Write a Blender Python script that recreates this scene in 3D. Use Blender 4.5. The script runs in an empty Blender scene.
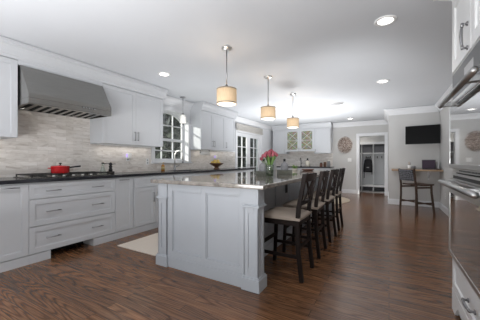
import bpy, bmesh, math, random
from mathutils import Vector, Matrix
random.seed(7)
C = bpy.context.scene
COL = C.collection
PI = math.pi

# ------------------------------------------------------------------ camera, sky, sun, large lights, exposure
cam_d = bpy.data.cameras.new('camera'); cam = bpy.data.objects.new('camera', cam_d); COL.objects.link(cam)
cam.location = (0, 0, 1.11); cam.rotation_euler = (PI/2, 0, math.atan2(149, 255.5))
cam_d.sensor_width = 36; cam_d.lens = 255.5/480*36; cam_d.shift_y = 1/480; cam_d.clip_start = .02
C.camera = cam

w = bpy.data.worlds.new('sky'); C.world = w; w.use_nodes = True
bg = w.node_tree.nodes['Background']; bg.inputs[0].default_value = (.93, .965, 1, 1); bg.inputs[1].default_value = .95

def lamp(name, kind, loc, energy, color=(1, 1, 1), aim=None, **kw):
    d = bpy.data.lights.new(name, kind); d.energy = energy; d.color = color
    for k, v in kw.items(): setattr(d, k, v)
    o = bpy.data.objects.new(name, d); COL.objects.link(o); o.location = loc
    if aim is not None:
        o.rotation_euler = (Vector(aim)-Vector(loc)).to_track_quat('-Z', 'Y').to_euler()
    return o
lamp('sun', 'SUN', (-12, -6, 8), 5.0, (1, .95, .86), aim=(-12+.76, -6+.60, 8-.42), angle=.012)
# added fill lights without fixtures: a rear panel, then uplights evening out the ceiling
lamp('rear_fill', 'AREA', (-1.3, -1.9, 1.7), 3, (.97, .985, 1), aim=(-1.5, 4, 1.2), shape='RECTANGLE', size=4.2, size_y=1.9)  # added soft panel, brightens the room from its open rear
lamp('near_ceiling_fill', 'AREA', (-2.0, -.9, .7), 115, (.98, .99, 1), aim=(-2.0, -.75, 2.44), shape='DISK', size=1.4)  # added uplight behind the camera for the near ceiling
lamp('mid_ceiling_fill', 'SPOT', (-.6, -.9, .8), 200, (.98, .99, 1), aim=(-1.6, 4.6, 3.3), spot_size=1.6, spot_blend=1, shadow_soft_size=.35)  # added spot that brightens the ceiling over the island
lamp('far_ceiling_fill', 'SPOT', (-.2, 2.0, 1.0), 200, (.98, .99, 1), aim=(-1.4, 8.4, 3.1), spot_size=1.3, spot_blend=1, shadow_soft_size=.35)  # extra unseen spot, put in to brighten the far ceiling
lamp('breakfast_fill', 'SPOT', (-2.0, 6.8, .25), 380, (.97, .985, 1), aim=(-2.0, 6.75, 2.44), spot_size=2.7, spot_blend=1, shadow_soft_size=.4)  # unseen uplight added to lift the far end of the room
lamp('sink_aisle_fill', 'SPOT', (-2.75, 3.6, .8), 40, (.97, .985, 1), aim=(-2.75, 3.4, 2.44), spot_size=2.7, spot_blend=1, shadow_soft_size=.4)  # added uplight between island and sink, no fixture here
C.view_settings.view_transform = 'Standard'; C.view_settings.look = 'None'
C.view_settings.exposure = 0.12; C.view_settings.gamma = 1; C.view_settings.use_curve_mapping = False

# ------------------------------------------------------------------ materials
def mat(name, col, rough=.5, metal=0, **kw):
    m = bpy.data.materials.new(name); m.use_nodes = True
    b = m.node_tree.nodes['Principled BSDF']
    b.inputs['Base Color'].default_value = (*col, 1); b.inputs['Roughness'].default_value = rough; b.inputs['Metallic'].default_value = metal
    for k, v in kw.items(): b.inputs[k.replace('_', ' ')].default_value = v
    return m
def nt(m): return m.node_tree.nodes, m.node_tree.links, m.node_tree.nodes['Principled BSDF']
def coords(N, L, swz='xyz', scale=(1, 1, 1)):
    tc = N.new('ShaderNodeTexCoord'); s = N.new('ShaderNodeSeparateXYZ'); c = N.new('ShaderNodeCombineXYZ')
    L.new(tc.outputs['Object'], s.inputs[0])
    for i, ch in enumerate(swz):
        mu = N.new('ShaderNodeMath'); mu.operation = 'MULTIPLY'; mu.inputs[1].default_value = scale[i]
        L.new(s.outputs['XYZ'.index(ch.upper())], mu.inputs[0]); L.new(mu.outputs[0], c.inputs[i])
    return c.outputs[0]
def noise(N, L, vec, scale, detail=4, rough=.55, dist=0):
    n = N.new('ShaderNodeTexNoise'); n.inputs['Scale'].default_value = scale; n.inputs['Detail'].default_value = detail
    n.inputs['Roughness'].default_value = rough; n.inputs['Distortion'].default_value = dist
    L.new(vec, n.inputs['Vector']); return n.outputs['Fac']
def ramp(N, L, fac, stops):
    r = N.new('ShaderNodeValToRGB'); e = r.color_ramp.elements
    while len(e) < len(stops): e.new(.5)
    for i, (p, c) in enumerate(stops): e[i].position = p; e[i].color = (*c, 1)
    L.new(fac, r.inputs[0]); return r.outputs[0]
def mix(N, L, fac, a, b, mode='MIX'):
    x = N.new('ShaderNodeMix'); x.data_type = 'RGBA'; x.blend_type = mode
    for sock, v in ((x.inputs[0], fac), (x.inputs[6], a), (x.inputs[7], b)):
        if hasattr(v, 'links'): L.new(v, sock)
        elif isinstance(v, tuple): sock.default_value = (*v, 1)
        else: sock.default_value = v
    return x.outputs[2]
def bump(N, L, b, h, strength, dist=.01):
    u = N.new('ShaderNodeBump'); u.inputs['Strength'].default_value = strength; u.inputs['Distance'].default_value = dist
    L.new(h, u.inputs['Height']); L.new(u.outputs[0], b.inputs['Normal'])

def noisy(name, c1, c2, scale, rough=.5, swz='xyz', sc=(1, 1, 1), bumpy=0, metal=0, detail=4):
    m = mat(name, c1, rough, metal); N, L, b = nt(m); v = coords(N, L, swz, sc); n = noise(N, L, v, scale, detail)
    L.new(ramp(N, L, n, [(.3, c1), (.7, c2)]), b.inputs['Base Color'])
    if bumpy: bump(N, L, b, n, bumpy)
    return m

M = {}
M['paint'] = noisy('cabinet_paint', (.56, .575, .60), (.58, .595, .62), 3, .38)
M['island_paint'] = noisy('island_paint', (.365, .385, .415), (.385, .405, .435), 3, .42)
M['oven_paint'] = noisy('pantry_paint', (.76, .765, .77), (.78, .785, .79), 3, .35)
M['ceiling'] = noisy('ceiling_paint', (.625, .645, .675), (.645, .665, .695), 1.5, .9)
M['trim'] = noisy('trim_paint', (.76, .77, .79), (.78, .79, .81), 2, .45)
M['wall'] = noisy('greige_wall_paint', (.565, .56, .55), (.585, .58, .57), 2, .85)
M['steel'] = noisy('brushed_steel', (.30, .295, .28), (.36, .355, .34), 6, .25, 'xyz', (1, 1, 40), metal=1)
M['oven_steel'] = mat('oven_steel', (.55, .55, .545), .3, 1)
M['handle_steel'] = mat('handle_steel', (.42, .42, .42), .34, 1)
M['chrome'] = mat('polished_nickel', (.78, .77, .75), .3, 1)
M['pull'] = mat('pewter_pull', (.30, .30, .31), .3, 1)
M['dark_metal'] = mat('dark_bronze', (.06, .055, .05), .35, .8)
M['black'] = mat('black_plastic', (.010, .010, .011), .45, 0, Specular_IOR_Level=.25)
M['black_matte'] = mat('black_cavity', (.008, .008, .008), .9)
M['iron'] = noisy('cast_iron', (.02, .02, .02), (.035, .033, .03), 60, .6)
M['screen'] = mat('black_screen', (.003, .003, .0035), .4, 0, Specular_IOR_Level=.08)
M['oven_glass'] = mat('dark_oven_glass', (.03, .03, .032), .04, 0, Specular_IOR_Level=1.0, Coat_Weight=1.0, Coat_IOR=1.75, Coat_Roughness=.03)
M['panel_glass'] = mat('oven_panel', (.05, .05, .053), .3, 0, Specular_IOR_Level=.4)
M['espresso'] = noisy('espresso_wood', (.0065, .004, .0035), (.013, .008, .0065), 10, .5, 'xyz', (1, 1, .1)); M['espresso'].node_tree.nodes['Principled BSDF'].inputs['Specular IOR Level'].default_value = .12
M['walnut'] = noisy('walnut_wood', (.055, .035, .027), (.09, .06, .045), 10, .5, 'xyz', (1, 1, .1)); M['walnut'].node_tree.nodes['Principled BSDF'].inputs['Specular IOR Level'].default_value = .2
M['desk_wood'] = noisy('desk_wood', (.30, .19, .11), (.42, .28, .17), 7, .45, 'xyz', (.2, 2, 2))
M['linen'] = noisy('linen_cushion', (.29, .24, .20), (.35, .295, .25), 160, .9, bumpy=.2)
M['rug'] = noisy('beige_rug', (.62, .54, .46), (.72, .64, .56), 90, .95, bumpy=.4)
M['jute'] = noisy('jute_rug', (.50, .42, .32), (.62, .54, .43), 70, .95, bumpy=.4)
M['shade_cloth'] = noisy('woven_shade', (.46, .44, .41), (.58, .56, .53), 30, .9, 'xyz', (1, 1, 12), bumpy=.3)
M['red'] = mat('red_enamel', (.50, .018, .022), .15, 0, Coat_Weight=.6)
M['white'] = mat('white_plastic', (.85, .85, .84), .35)
M['ceramic'] = mat('cream_ceramic', (.75, .70, .60), .2)
M['grey_ceramic'] = noisy('grey_stoneware', (.19, .19, .20), (.27, .27, .28), 25, .5)
M['wicker'] = noisy('grey_wicker', (.075, .08, .065), (.21, .215, .18), 60, .8, 'xyz', (1, 1, 3), bumpy=.5)
M['brown_wood'] = noisy('bowl_wood', (.10, .045, .02), (.17, .08, .04), 20, .4)
M['terracotta'] = mat('terracotta', (.20, .085, .055), .5)
M['lemon'] = noisy('yellow_fruit_skin', (.72, .48, .10), (.80, .60, .18), 25, .45)
M['pink'] = noisy('tulip_petal', (.27, .045, .07), (.42, .11, .14), 20, .6)
M['stem'] = noisy('stem_green', (.09, .17, .04), (.16, .26, .08), 20, .6)
M['leaf'] = noisy('leaf_green', (.10, .24, .03), (.20, .36, .06), 20, .6)
M['amber'] = mat('amber_glass', (.35, .16, .03), .08, 0, Coat_Weight=.5)
M['brass'] = mat('gold_cap', (.60, .46, .22), .3, .8)
M['bark'] = noisy('bark', (.05, .04, .035), (.11, .09, .08), 12, .95, bumpy=.5)
M['foliage'] = noisy('evergreen_foliage', (.02, .028, .026), (.06, .075, .05), 3, .8)
M['lawn'] = noisy('lawn', (.10, .13, .05), (.20, .22, .11), 4, .95)
M['backpack'] = noisy('backpack_nylon', (.012, .012, .014), (.025, .025, .03), 30, .7)
M['grey_label'] = mat('grey_patch', (.45, .45, .46), .6)
M['paper'] = noisy('paper_towel', (.84, .83, .80), (.88, .87, .85), 60, .95)
M['laptop'] = mat('laptop_shell', (.045, .035, .045), .3, .3)
M['locker'] = noisy('locker_paint', (.62, .63, .64), (.65, .66, .67), 3, .5)
M['shelf_dark'] = mat('locker_dark_grey', (.13, .13, .14), .8)  # dark grey of the cubby backs and the bins

def emit(name, col, s):
    m = mat(name, col, .6); b = m.node_tree.nodes['Principled BSDF']
    b.inputs['Emission Color'].default_value = (*col, 1); b.inputs['Emission Strength'].default_value = s; return m
M['lens'] = emit('downlight_lens', (1, .97, .92), 5)
M['diffuser'] = emit('pendant_diffuser', (1, .92, .78), 1.6)
M['hood_lens'] = emit('hood_lamp_lens', (1, .97, .9), 22)
M['purple'] = emit('purple_nightlight', (.55, .42, .95), .35)

def glass(name, tint=(1, 1, 1), refl=.09, rough=.0):
    m = bpy.data.materials.new(name); m.use_nodes = True; N, L = m.node_tree.nodes, m.node_tree.links
    N.remove(N['Principled BSDF']); o = N['Material Output']
    t = N.new('ShaderNodeBsdfTransparent'); t.inputs[0].default_value = (*tint, 1)
    g = N.new('ShaderNodeBsdfGlossy'); g.inputs['Roughness'].default_value = rough
    x = N.new('ShaderNodeMixShader'); x.inputs[0].default_value = refl
    L.new(t.outputs[0], x.inputs[1]); L.new(g.outputs[0], x.inputs[2]); L.new(x.outputs[0], o.inputs[0]); return m
M['glass'] = glass('window_glass', (.95, .97, .97), .06)
M['vase_glass'] = glass('vase_glass', (.80, .86, .80), .16)
M['frost'] = emit('frosted_glass_shade', (.95, .93, .88), .35)

def leaded():
    m = mat('leaded_mosaic_glass', (.5, .5, .4), .15); N, L, b = nt(m)
    v = coords(N, L, 'xzy'); n = noise(N, L, v, 34, 3)
    vo = N.new('ShaderNodeTexVoronoi'); vo.inputs['Scale'].default_value = 26; L.new(v, vo.inputs['Vector'])
    c = ramp(N, L, n, [(.30, (.03, .05, .07)), (.43, (.36, .34, .20)), (.55, (.16, .18, .15)), (.70, (.52, .46, .32))])
    c2 = mix(N, L, .35, c, vo.outputs['Color'], 'OVERLAY'); L.new(c2, b.inputs['Base Color']); return m
M['leaded'] = leaded()

def shade_mat():
    m = bpy.data.materials.new('cream_lampshade'); m.use_nodes = True; N, L, b = nt(m)
    b.inputs['Base Color'].default_value = (.78, .68, .54, 1); b.inputs['Roughness'].default_value = .9
    v = coords(N, L, 'xyz', (1, 1, .1)); n = noise(N, L, v, 180, 2)
    L.new(ramp(N, L, n, [(.3, (.60, .44, .28)), (.7, (.70, .54, .37))]), b.inputs['Base Color'])
    b.inputs['Emission Color'].default_value = (1, .70, .40, 1); b.inputs['Emission Strength'].default_value = .26
    return m
M['shade'] = shade_mat()

def floor_mat():
    m = mat('stained_oak_floor', (.08, .05, .035), .3); N, L, b = nt(m)
    v = coords(N, L, 'xyz')
    def brick(c1, c2, mortar, ms):
        k = N.new('ShaderNodeTexBrick'); k.offset = .37; k.offset_frequency = 2
        k.inputs['Scale'].default_value = 1; k.inputs['Brick Width'].default_value = 1.35; k.inputs['Row Height'].default_value = .083
        k.inputs['Mortar Size'].default_value = ms; k.inputs['Mortar Smooth'].default_value = .2; k.inputs['Bias'].default_value = 0
        k.inputs['Color1'].default_value = (*c1, 1); k.inputs['Color2'].default_value = (*c2, 1); k.inputs['Mortar'].default_value = (*mortar, 1)
        L.new(v, k.inputs['Vector']); return k
    kr = brick((0, 0, 0), (1, 1, 1), (.5, .5, .5), 0.0)
    # each board gets its own slice of the grain
    off = N.new('ShaderNodeVectorMath'); off.operation = 'MULTIPLY_ADD'
    L.new(kr.outputs['Color'], off.inputs[0]); off.inputs[1].default_value = (13.7, 5.3, 9.1); L.new(v, off.inputs[2])
    mp = N.new('ShaderNodeMapping'); mp.inputs['Scale'].default_value = (.55, 6.0, 1); L.new(off.outputs[0], mp.inputs[0])
    base = noise(N, L, mp.outputs[0], 1.0, 1.5, .45, .2)
    wv = N.new('ShaderNodeMath'); wv.operation = 'MULTIPLY'; wv.inputs[1].default_value = 150; L.new(base, wv.inputs[0])
    sn = N.new('ShaderNodeMath'); sn.operation = 'SINE'; L.new(wv.outputs[0], sn.inputs[0])   # cathedral rings
    mr = N.new('ShaderNodeMapRange'); mr.inputs[1].default_value = -1; mr.inputs[2].default_value = 1; L.new(sn.outputs[0], mr.inputs[0])
    mp2 = N.new('ShaderNodeMapping'); mp2.inputs['Scale'].default_value = (5, 150, 1); L.new(off.outputs[0], mp2.inputs[0])
    fine = noise(N, L, mp2.outputs[0], 1.0, 3, .6)
    rings = ramp(N, L, mr.outputs[0], [(.0, (.108, .051, .025)), (.3, (.172, .085, .043)), (1, (.220, .112, .059))])
    fin = ramp(N, L, fine, [(.38, (.58, .57, .56)), (.62, (1.15, 1.15, 1.15))])
    c = mix(N, L, .8, rings, fin, 'MULTIPLY')
    tone = ramp(N, L, kr.outputs['Color'], [(0, (.72, .72, .74)), (1, (1.2, 1.14, 1.08))])
    c = mix(N, L, 1.0, c, tone, 'MULTIPLY')
    km = brick((1, 1, 1), (1, 1, 1), (.35, .35, .35), .0022)
    c = mix(N, L, 1.0, c, km.outputs['Color'], 'MULTIPLY')
    L.new(c, b.inputs['Base Color'])
    rr = N.new('ShaderNodeMapRange'); rr.inputs[3].default_value = .14; rr.inputs[4].default_value = .24; L.new(fine, rr.inputs[0]); L.new(rr.outputs[0], b.inputs['Roughness'])
    h = mix(N, L, .5, km.outputs['Color'], fin, 'MULTIPLY'); bump(N, L, b, h, .12, .004)
    return m
M['floor'] = floor_mat()

def splash_mat(swz, name):
    m = mat(name, (.55, .52, .49), .14); N, L, b = nt(m); v = coords(N, L, swz)
    def brick(c1, c2, mo):
        k = N.new('ShaderNodeTexBrick'); k.offset = .43; k.inputs['Scale'].default_value = 1; k.inputs['Brick Width'].default_value = .22
        k.inputs['Row Height'].default_value = .05; k.inputs['Mortar Size'].default_value = .0012; k.inputs['Bias'].default_value = 0
        k.inputs['Color1'].default_value = (*c1, 1); k.inputs['Color2'].default_value = (*c2, 1); k.inputs['Mortar'].default_value = (*mo, 1)
        L.new(v, k.inputs['Vector']); return k
    k = brick((.74, .705, .665), (.84, .805, .77), (.66, .63, .60)); kr = brick((0, 0, 0), (1, 1, 1), (.5, .5, .5))
    off = N.new('ShaderNodeVectorMath'); off.operation = 'MULTIPLY_ADD'
    L.new(kr.outputs['Color'], off.inputs[0]); off.inputs[1].default_value = (3.1, 7.3, 2.2); L.new(v, off.inputs[2])
    mp = N.new('ShaderNodeMapping'); mp.inputs['Scale'].default_value = (3, 9, 4); mp.inputs['Rotation'].default_value = (0, 0, .3); L.new(off.outputs[0], mp.inputs[0])
    n = noise(N, L, mp.outputs[0], 1.6, 6, .65, .8)
    vein = ramp(N, L, n, [(.28, (.66, .62, .59)), (.42, (.90, .88, .86)), (.52, (1.0, .99, .98)), (.66, (1.08, 1.08, 1.09))])
    L.new(mix(N, L, 1.0, k.outputs['Color'], vein, 'MULTIPLY'), b.inputs['Base Color'])
    bump(N, L, b, k.outputs['Color'], .12, .004)
    return m
M['splash_side'] = splash_mat('yzx', 'marble_tile_side'); M['splash_back'] = splash_mat('xzy', 'marble_tile_back')

def stone(name, stops, scale, rough, dist=1.2):
    m = mat(name, stops[0][1], rough); N, L, b = nt(m); v = coords(N, L)
    a = noise(N, L, v, scale, 8, .68, dist); f = noise(N, L, v, 70, 3, .6)
    c = ramp(N, L, a, stops); s = ramp(N, L, f, [(.36, (.62, .6, .58)), (.5, (1, 1, 1))])
    L.new(mix(N, L, .6, c, s, 'MULTIPLY'), b.inputs['Base Color']); return m
M['granite'] = stone('island_granite', [(.30, (.07, .062, .055)), (.45, (.21, .19, .17)), (.55, (.30, .275, .25)), (.7, (.14, .125, .112))], 3.2, .06)
M['black_stone'] = stone('black_countertop', [(.3, (.014, .014, .017)), (.7, (.035, .035, .042))], 8, .16)

def basket_mat():
    m = mat('wire_basket_weave', (.3, .2, .15), .6); N, L, b = nt(m); v = coords(N, L, 'xzy')
    n = noise(N, L, v, 28, 2); L.new(ramp(N, L, n, [(.35, (.13, .095, .08)), (.5, (.46, .36, .31)), (.65, (.78, .72, .67))]), b.inputs['Base Color']); return m
M['basket'] = basket_mat()
def woven():
    m = mat('woven_grey_back', (.06, .065, .075), .7); N, L, b = nt(m); v = coords(N, L, 'yzx')
    ck = N.new('ShaderNodeTexChecker'); ck.inputs['Scale'].default_value = 38; ck.inputs['Color1'].default_value = (.014, .015, .020, 1); ck.inputs['Color2'].default_value = (.15, .155, .175, 1)
    mp = N.new('ShaderNodeMapping'); mp.inputs['Rotation'].default_value = (0, 0, PI/4); L.new(v, mp.inputs[0]); L.new(mp.outputs[0], ck.inputs['Vector'])
    L.new(ck.outputs['Color'], b.inputs['Base Color']); return m
M['woven'] = woven()

# ------------------------------------------------------------------ mesh helpers
class MB:
    def __init__(s): s.b = bmesh.new()
    def box(s, x0, x1, y0, y1, z0, z1, mx=None):
        if x0 > x1: x0, x1 = x1, x0
        if y0 > y1: y0, y1 = y1, y0
        if z0 > z1: z0, z1 = z1, z0
        v = [s.b.verts.new(p) for p in ((x0,y0,z0),(x1,y0,z0),(x1,y1,z0),(x0,y1,z0),(x0,y0,z1),(x1,y0,z1),(x1,y1,z1),(x0,y1,z1))]
        for f in ((0,3,2,1),(4,5,6,7),(0,1,5,4),(1,2,6,5),(2,3,7,6),(3,0,4,7)): s.b.faces.new([v[i] for i in f])
        if mx is not None: bmesh.ops.transform(s.b, matrix=mx, verts=v)
        return s
    def prism(s, poly, a0, a1, fn):           # poly in (p, q); fn(p, q, a) -> xyz
        A = [s.b.verts.new(fn(p, q, a0)) for p, q in poly]; B = [s.b.verts.new(fn(p, q, a1)) for p, q in poly]
        n = len(poly); fs = [s.b.faces.new(A), s.b.faces.new(B[::-1])]
        for i in range(n): fs.append(s.b.faces.new((A[i], B[i], B[(i+1) % n], A[(i+1) % n])))
        bmesh.ops.recalc_face_normals(s.b, faces=fs); return s
    def tube(s, pts, r, seg=10, caps=True):
        pts = [Vector(p) for p in pts]; n = len(pts); rings = []
        rs = r if isinstance(r, (list, tuple)) else [r]*n
        t0 = (pts[1]-pts[0]).normalized(); up = Vector((0, 0, 1)) if abs(t0.z) < .9 else Vector((1, 0, 0)); u = t0.cross(up).normalized()
        for i in range(n):
            t = (pts[min(i+1, n-1)]-pts[max(i-1, 0)]).normalized(); u = (u-t*u.dot(t)).normalized(); vv = t.cross(u)
            rings.append([s.b.verts.new(pts[i]+(u*math.cos(2*PI*k/seg)+vv*math.sin(2*PI*k/seg))*rs[i]) for k in range(seg)])
        fs = []
        for a, b in zip(rings, rings[1:]):
            for k in range(seg):
                fs.append(s.b.faces.new((a[k], a[(k+1) % seg], b[(k+1) % seg], b[k])))
        if caps: fs.append(s.b.faces.new(rings[0][::-1])); fs.append(s.b.faces.new(rings[-1]))
        for f in fs: f.smooth = True
        bmesh.ops.recalc_face_normals(s.b, faces=fs); return s
    def bar(s, p0, p1, wx, wy, side=(0, 1, 0)):   # rectangular bar from p0 to p1; wy measured along 'side'
        p0, p1 = Vector(p0), Vector(p1); t = (p1-p0).normalized(); sd = Vector(side); sd = (sd-t*sd.dot(t)).normalized(); o = t.cross(sd)
        A, B = [], []
        for a, b in ((-1, -1), (1, -1), (1, 1), (-1, 1)):
            d = o*a*wx/2+sd*b*wy/2; A.append(s.b.verts.new(p0+d)); B.append(s.b.verts.new(p1+d))
        fs = [s.b.faces.new(A[::-1]), s.b.faces.new(B)]+[s.b.faces.new((A[i], A[(i+1) % 4], B[(i+1) % 4], B[i])) for i in range(4)]
        bmesh.ops.recalc_face_normals(s.b, faces=fs); return s
    def ribbon(s, pts, wx, wy, side=(0, 1, 0)):
        pts = [Vector(p) for p in pts]; rings = []
        for i in range(len(pts)):
            t = (pts[min(i+1, len(pts)-1)]-pts[max(i-1, 0)]).normalized(); sd = Vector(side); sd = (sd-t*sd.dot(t)).normalized(); o = t.cross(sd)
            rings.append([s.b.verts.new(pts[i]+o*a*wx/2+sd*b*wy/2) for a, b in ((-1, -1), (1, -1), (1, 1), (-1, 1))])
        fs = [s.b.faces.new(rings[0][::-1]), s.b.faces.new(rings[-1])]
        for A, B in zip(rings, rings[1:]):
            for i in range(4): fs.append(s.b.faces.new((A[i], A[(i+1) % 4], B[(i+1) % 4], B[i])))
        bmesh.ops.recalc_face_normals(s.b, faces=fs); return s
    def lathe(s, prof, c=(0, 0, 0), seg=24, sx=1, sy=1):
        rings = []; fs = []
        for r, z in prof:
            if r < 1e-6: rings.append([s.b.verts.new((c[0], c[1], c[2]+z))])
            else: rings.append([s.b.verts.new((c[0]+r*sx*math.cos(2*PI*k/seg), c[1]+r*sy*math.sin(2*PI*k/seg), c[2]+z)) for k in range(seg)])
        for a, b in zip(rings, rings[1:]):
            for k in range(seg):
                k2 = (k+1) % seg
                if len(a) == 1 and len(b) == 1: continue
                if len(a) == 1: fs.append(s.b.faces.new((a[0], b[k], b[k2])))
                elif len(b) == 1: fs.append(s.b.faces.new((a[k], a[k2], b[0])))
                else: fs.append(s.b.faces.new((a[k], a[k2], b[k2], b[k])))
        for f in fs: f.smooth = True
        bmesh.ops.recalc_face_normals(s.b, faces=fs); return s
    def blob(s, c, rx, ry, rz, seg=14):
        n = 8; return s.lathe([(math.sin(PI*i/n) if 0 < i < n else 0, 0) for i in range(0)] or [], c) if False else s._blob(c, rx, ry, rz, seg, n)
    def _blob(s, c, rx, ry, rz, seg, n):
        prof = [(0, -rz)]+[(math.sin(PI*i/n), -math.cos(PI*i/n)*rz) for i in range(1, n)]+[(0, rz)]
        return s.lathe([(r, z) for r, z in prof], c, seg, rx, ry)
    def build(s, name, m, parent=None, bev=0, loc=None, smooth=False):
        if loc is None and parent is not None:
            p = parent; off = Vector((0, 0, 0))
            if parent.get('_world'): off = Vector(parent['_world'])
            if off.length: bmesh.ops.translate(s.b, verts=s.b.verts, vec=-off)
        me = bpy.data.meshes.new(name); s.b.to_mesh(me); s.b.free()
        me.materials.append(M[m] if isinstance(m, str) else m)
        o = bpy.data.objects.new(name, me); COL.objects.link(o)
        if parent is not None:
            o.parent = parent
            if parent.get('_world'): o['_world'] = [0, 0, 0] if loc is not None else list(parent['_world'])
        if bev:
            bm = o.modifiers.new('bevel', 'BEVEL'); bm.width = bev; bm.segments = 2; bm.limit_method = 'ANGLE'; bm.angle_limit = .7; bm.harden_normals = False
        return o
def mb(): return MB()
def tag(o, label, cat, group=None, kind=None):
    if label: o['label'] = label
    if cat: o['category'] = cat
    if group: o['group'] = group
    if kind: o['kind'] = kind
    return o
def thing(name, label, cat, loc=(0, 0, 0), rz=0, group=None, world=False):
    o = bpy.data.objects.new(name, None); COL.objects.link(o); o.location = loc; o.rotation_euler = (0, 0, rz); o.empty_display_size = .1
    if world: o['_world'] = list(loc)          # parts are given in room coordinates
    return tag(o, label, cat, group)
def struct(name, b, m, bev=0, label=None):
    o = b.build(name, m, None, bev); o['kind'] = 'structure'
    if label: o['label'] = label
    return o
def solo(name, b, m, label, cat, group=None, bev=0):
    """one-mesh thing with its origin at its base"""
    vs = [v.co for v in b.b.verts]; c = Vector((sum(v.x for v in vs)/len(vs), sum(v.y for v in vs)/len(vs), min(v.z for v in vs)))
    bmesh.ops.translate(b.b, verts=b.b.verts, vec=-c); o = b.build(name, m, None, bev); o.location = c
    return tag(o, label, cat, group)
def copy_tree(o, parent=None):
    c = o.copy(); COL.objects.link(c)
    if parent is not None: c.parent = parent
    for ch in list(o.children): copy_tree(ch, c)
    return c

# a facing maps (u along the face, w out of the face, z) into the room
class Face:
    def __init__(s, axis, plane): s.a, s.p = axis, plane
    def box(s, b, u0, u1, w0, w1, z0, z1):
        p = s.p
        if s.a == '+x': b.box(p+w0, p+w1, u0, u1, z0, z1)
        elif s.a == '-x': b.box(p-w1, p-w0, u0, u1, z0, z1)
        elif s.a == '-y': b.box(u0, u1, p-w1, p-w0, z0, z1)
        elif s.a == '+y': b.box(u0, u1, p+w0, p+w1, z0, z1)
        return b
    def pt(s, u, w, z):
        p = s.p
        return {'+x': (p+w, u, z), '-x': (p-w, u, z), '-y': (u, p-w, z), '+y': (u, p+w, z)}[s.a]
def shaker(F, u0, u1, z0, z1, border=.06, t=.02, rec=.009):
    b = mb(); g = .0018; u0 += g; u1 -= g; z0 += g; z1 -= g
    F.box(b, u0, u0+border, 0, t, z0, z1); F.box(b, u1-border, u1, 0, t, z0, z1)
    F.box(b, u0+border, u1-border, 0, t, z1-border, z1); F.box(b, u0+border, u1-border, 0, t, z0, z0+border)
    F.box(b, u0+border, u1-border, 0, t-rec, z0+border, z1-border)
    # bead inside the frame
    k = .007; a0, a1, c0, c1 = u0+border, u1-border, z0+border, z1-border
    if a1-a0 > .05 and c1-c0 > .03:
        F.box(b, a0, a0+k, 0, t-.004, c0, c1); F.box(b, a1-k, a1, 0, t-.004, c0, c1); F.box(b, a0+k, a1-k, 0, t-.004, c1-k, c1); F.box(b, a0+k, a1-k, 0, t-.004, c0, c0+k)
    return b
def pull(F, u, z, length, vertical, parent, w0=.02, out=.032, r=.0055, m='pull', name='pull'):
    b = mb(); h = length/2
    if vertical: e = [(u, z-h), (u, z+h)]; q = [(u, z-h*.82), (u, z+h*.82)]
    else: e = [(u-h, z), (u+h, z)]; q = [(u-h*.82, z), (u+h*.82, z)]
    b.tube([F.pt(a, w0+out, c) for a, c in e], r, 8)
    for a, c in q: b.tube([F.pt(a, w0, c), F.pt(a, w0+out, c)], r*.9, 8)
    return b.build(name, m, parent)

# ------------------------------------------------------------------ the room
WX, BY, TY, RX, SX = -3.96, 9.45, 7.64, 1.04, -.01   # left wall, back wall, TV wall, right wall, passage side wall
CE = 2.44
Y0 = -2.0
struct('floor', mb().box(WX-.2, RX+.4, Y0, 10.75, -.08, 0), 'floor')
struct('ceiling', mb().box(WX-.2, RX+.4, Y0, 10.75, CE, CE+.1), 'ceiling')

WY0, WY1, WS, WSP, WAP = 3.47, 4.43, 1.11, 1.97, 2.17      # kitchen window: sides, sill, spring of the arch, apex
DY0, DY1, DZ = 6.60, 8.30, 2.03                              # french doors
def arch_z(y, spring=WSP, apex=WAP, y0=WY0, y1=WY1):
    h = (y1-y0)/2; rise = apex-spring; R = (h*h+rise*rise)/(2*rise); d = y-(y0+y1)/2
    return apex-R+math.sqrt(max(R*R-d*d, 0))
b = mb(); X1 = WX; X0 = WX-.2
b.box(X0, X1, Y0, WY0, 0, CE); b.box(X0, X1, WY0, WY1, 0, WS); b.box(X0, X1, WY1, DY0, 0, CE); b.box(X0, X1, DY0, DY1, DZ, CE); b.box(X0, X1, DY1, BY+.15, 0, CE)
N_ = 16
for i in range(N_):
    ya, yb = WY0+(WY1-WY0)*i/N_, WY0+(WY1-WY0)*(i+1)/N_
    b.prism([(ya, arch_z(ya)), (yb, arch_z(yb)), (yb, CE), (ya, CE)], X0, X1, lambda p, q, a: (a, p, q))
struct('wall_left', b, 'trim')
DX0, DX1, DH = -.87, -.11, 1.95
b = mb(); b.box(WX, DX0, BY, BY+.14, 0, CE); b.box(DX0, DX1, BY, BY+.14, DH, CE); b.box(DX1, SX, BY, BY+.14, 0, CE)
struct('wall_back', b, 'wall')
struct('wall_television', mb().box(SX, RX+.15, TY, TY+.12, 0, CE), 'wall')
struct('wall_passage', mb().box(SX, SX+.12, TY+.12, BY+.14, 0, CE), 'wall')
struct('wall_right', mb().box(RX, RX+.15, Y0, TY, 0, CE), 'wall')
# mud room beyond the doorway
MYB = 10.62
b = mb(); b.box(-1.9, .9, MYB, MYB+.1, 0, CE); b.box(-2.0, -1.9, BY+.14, MYB+.1, 0, CE); b.box(.8, .9, BY+.14, MYB, 0, CE)
struct('wall_mudroom', b, 'wall')

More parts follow.
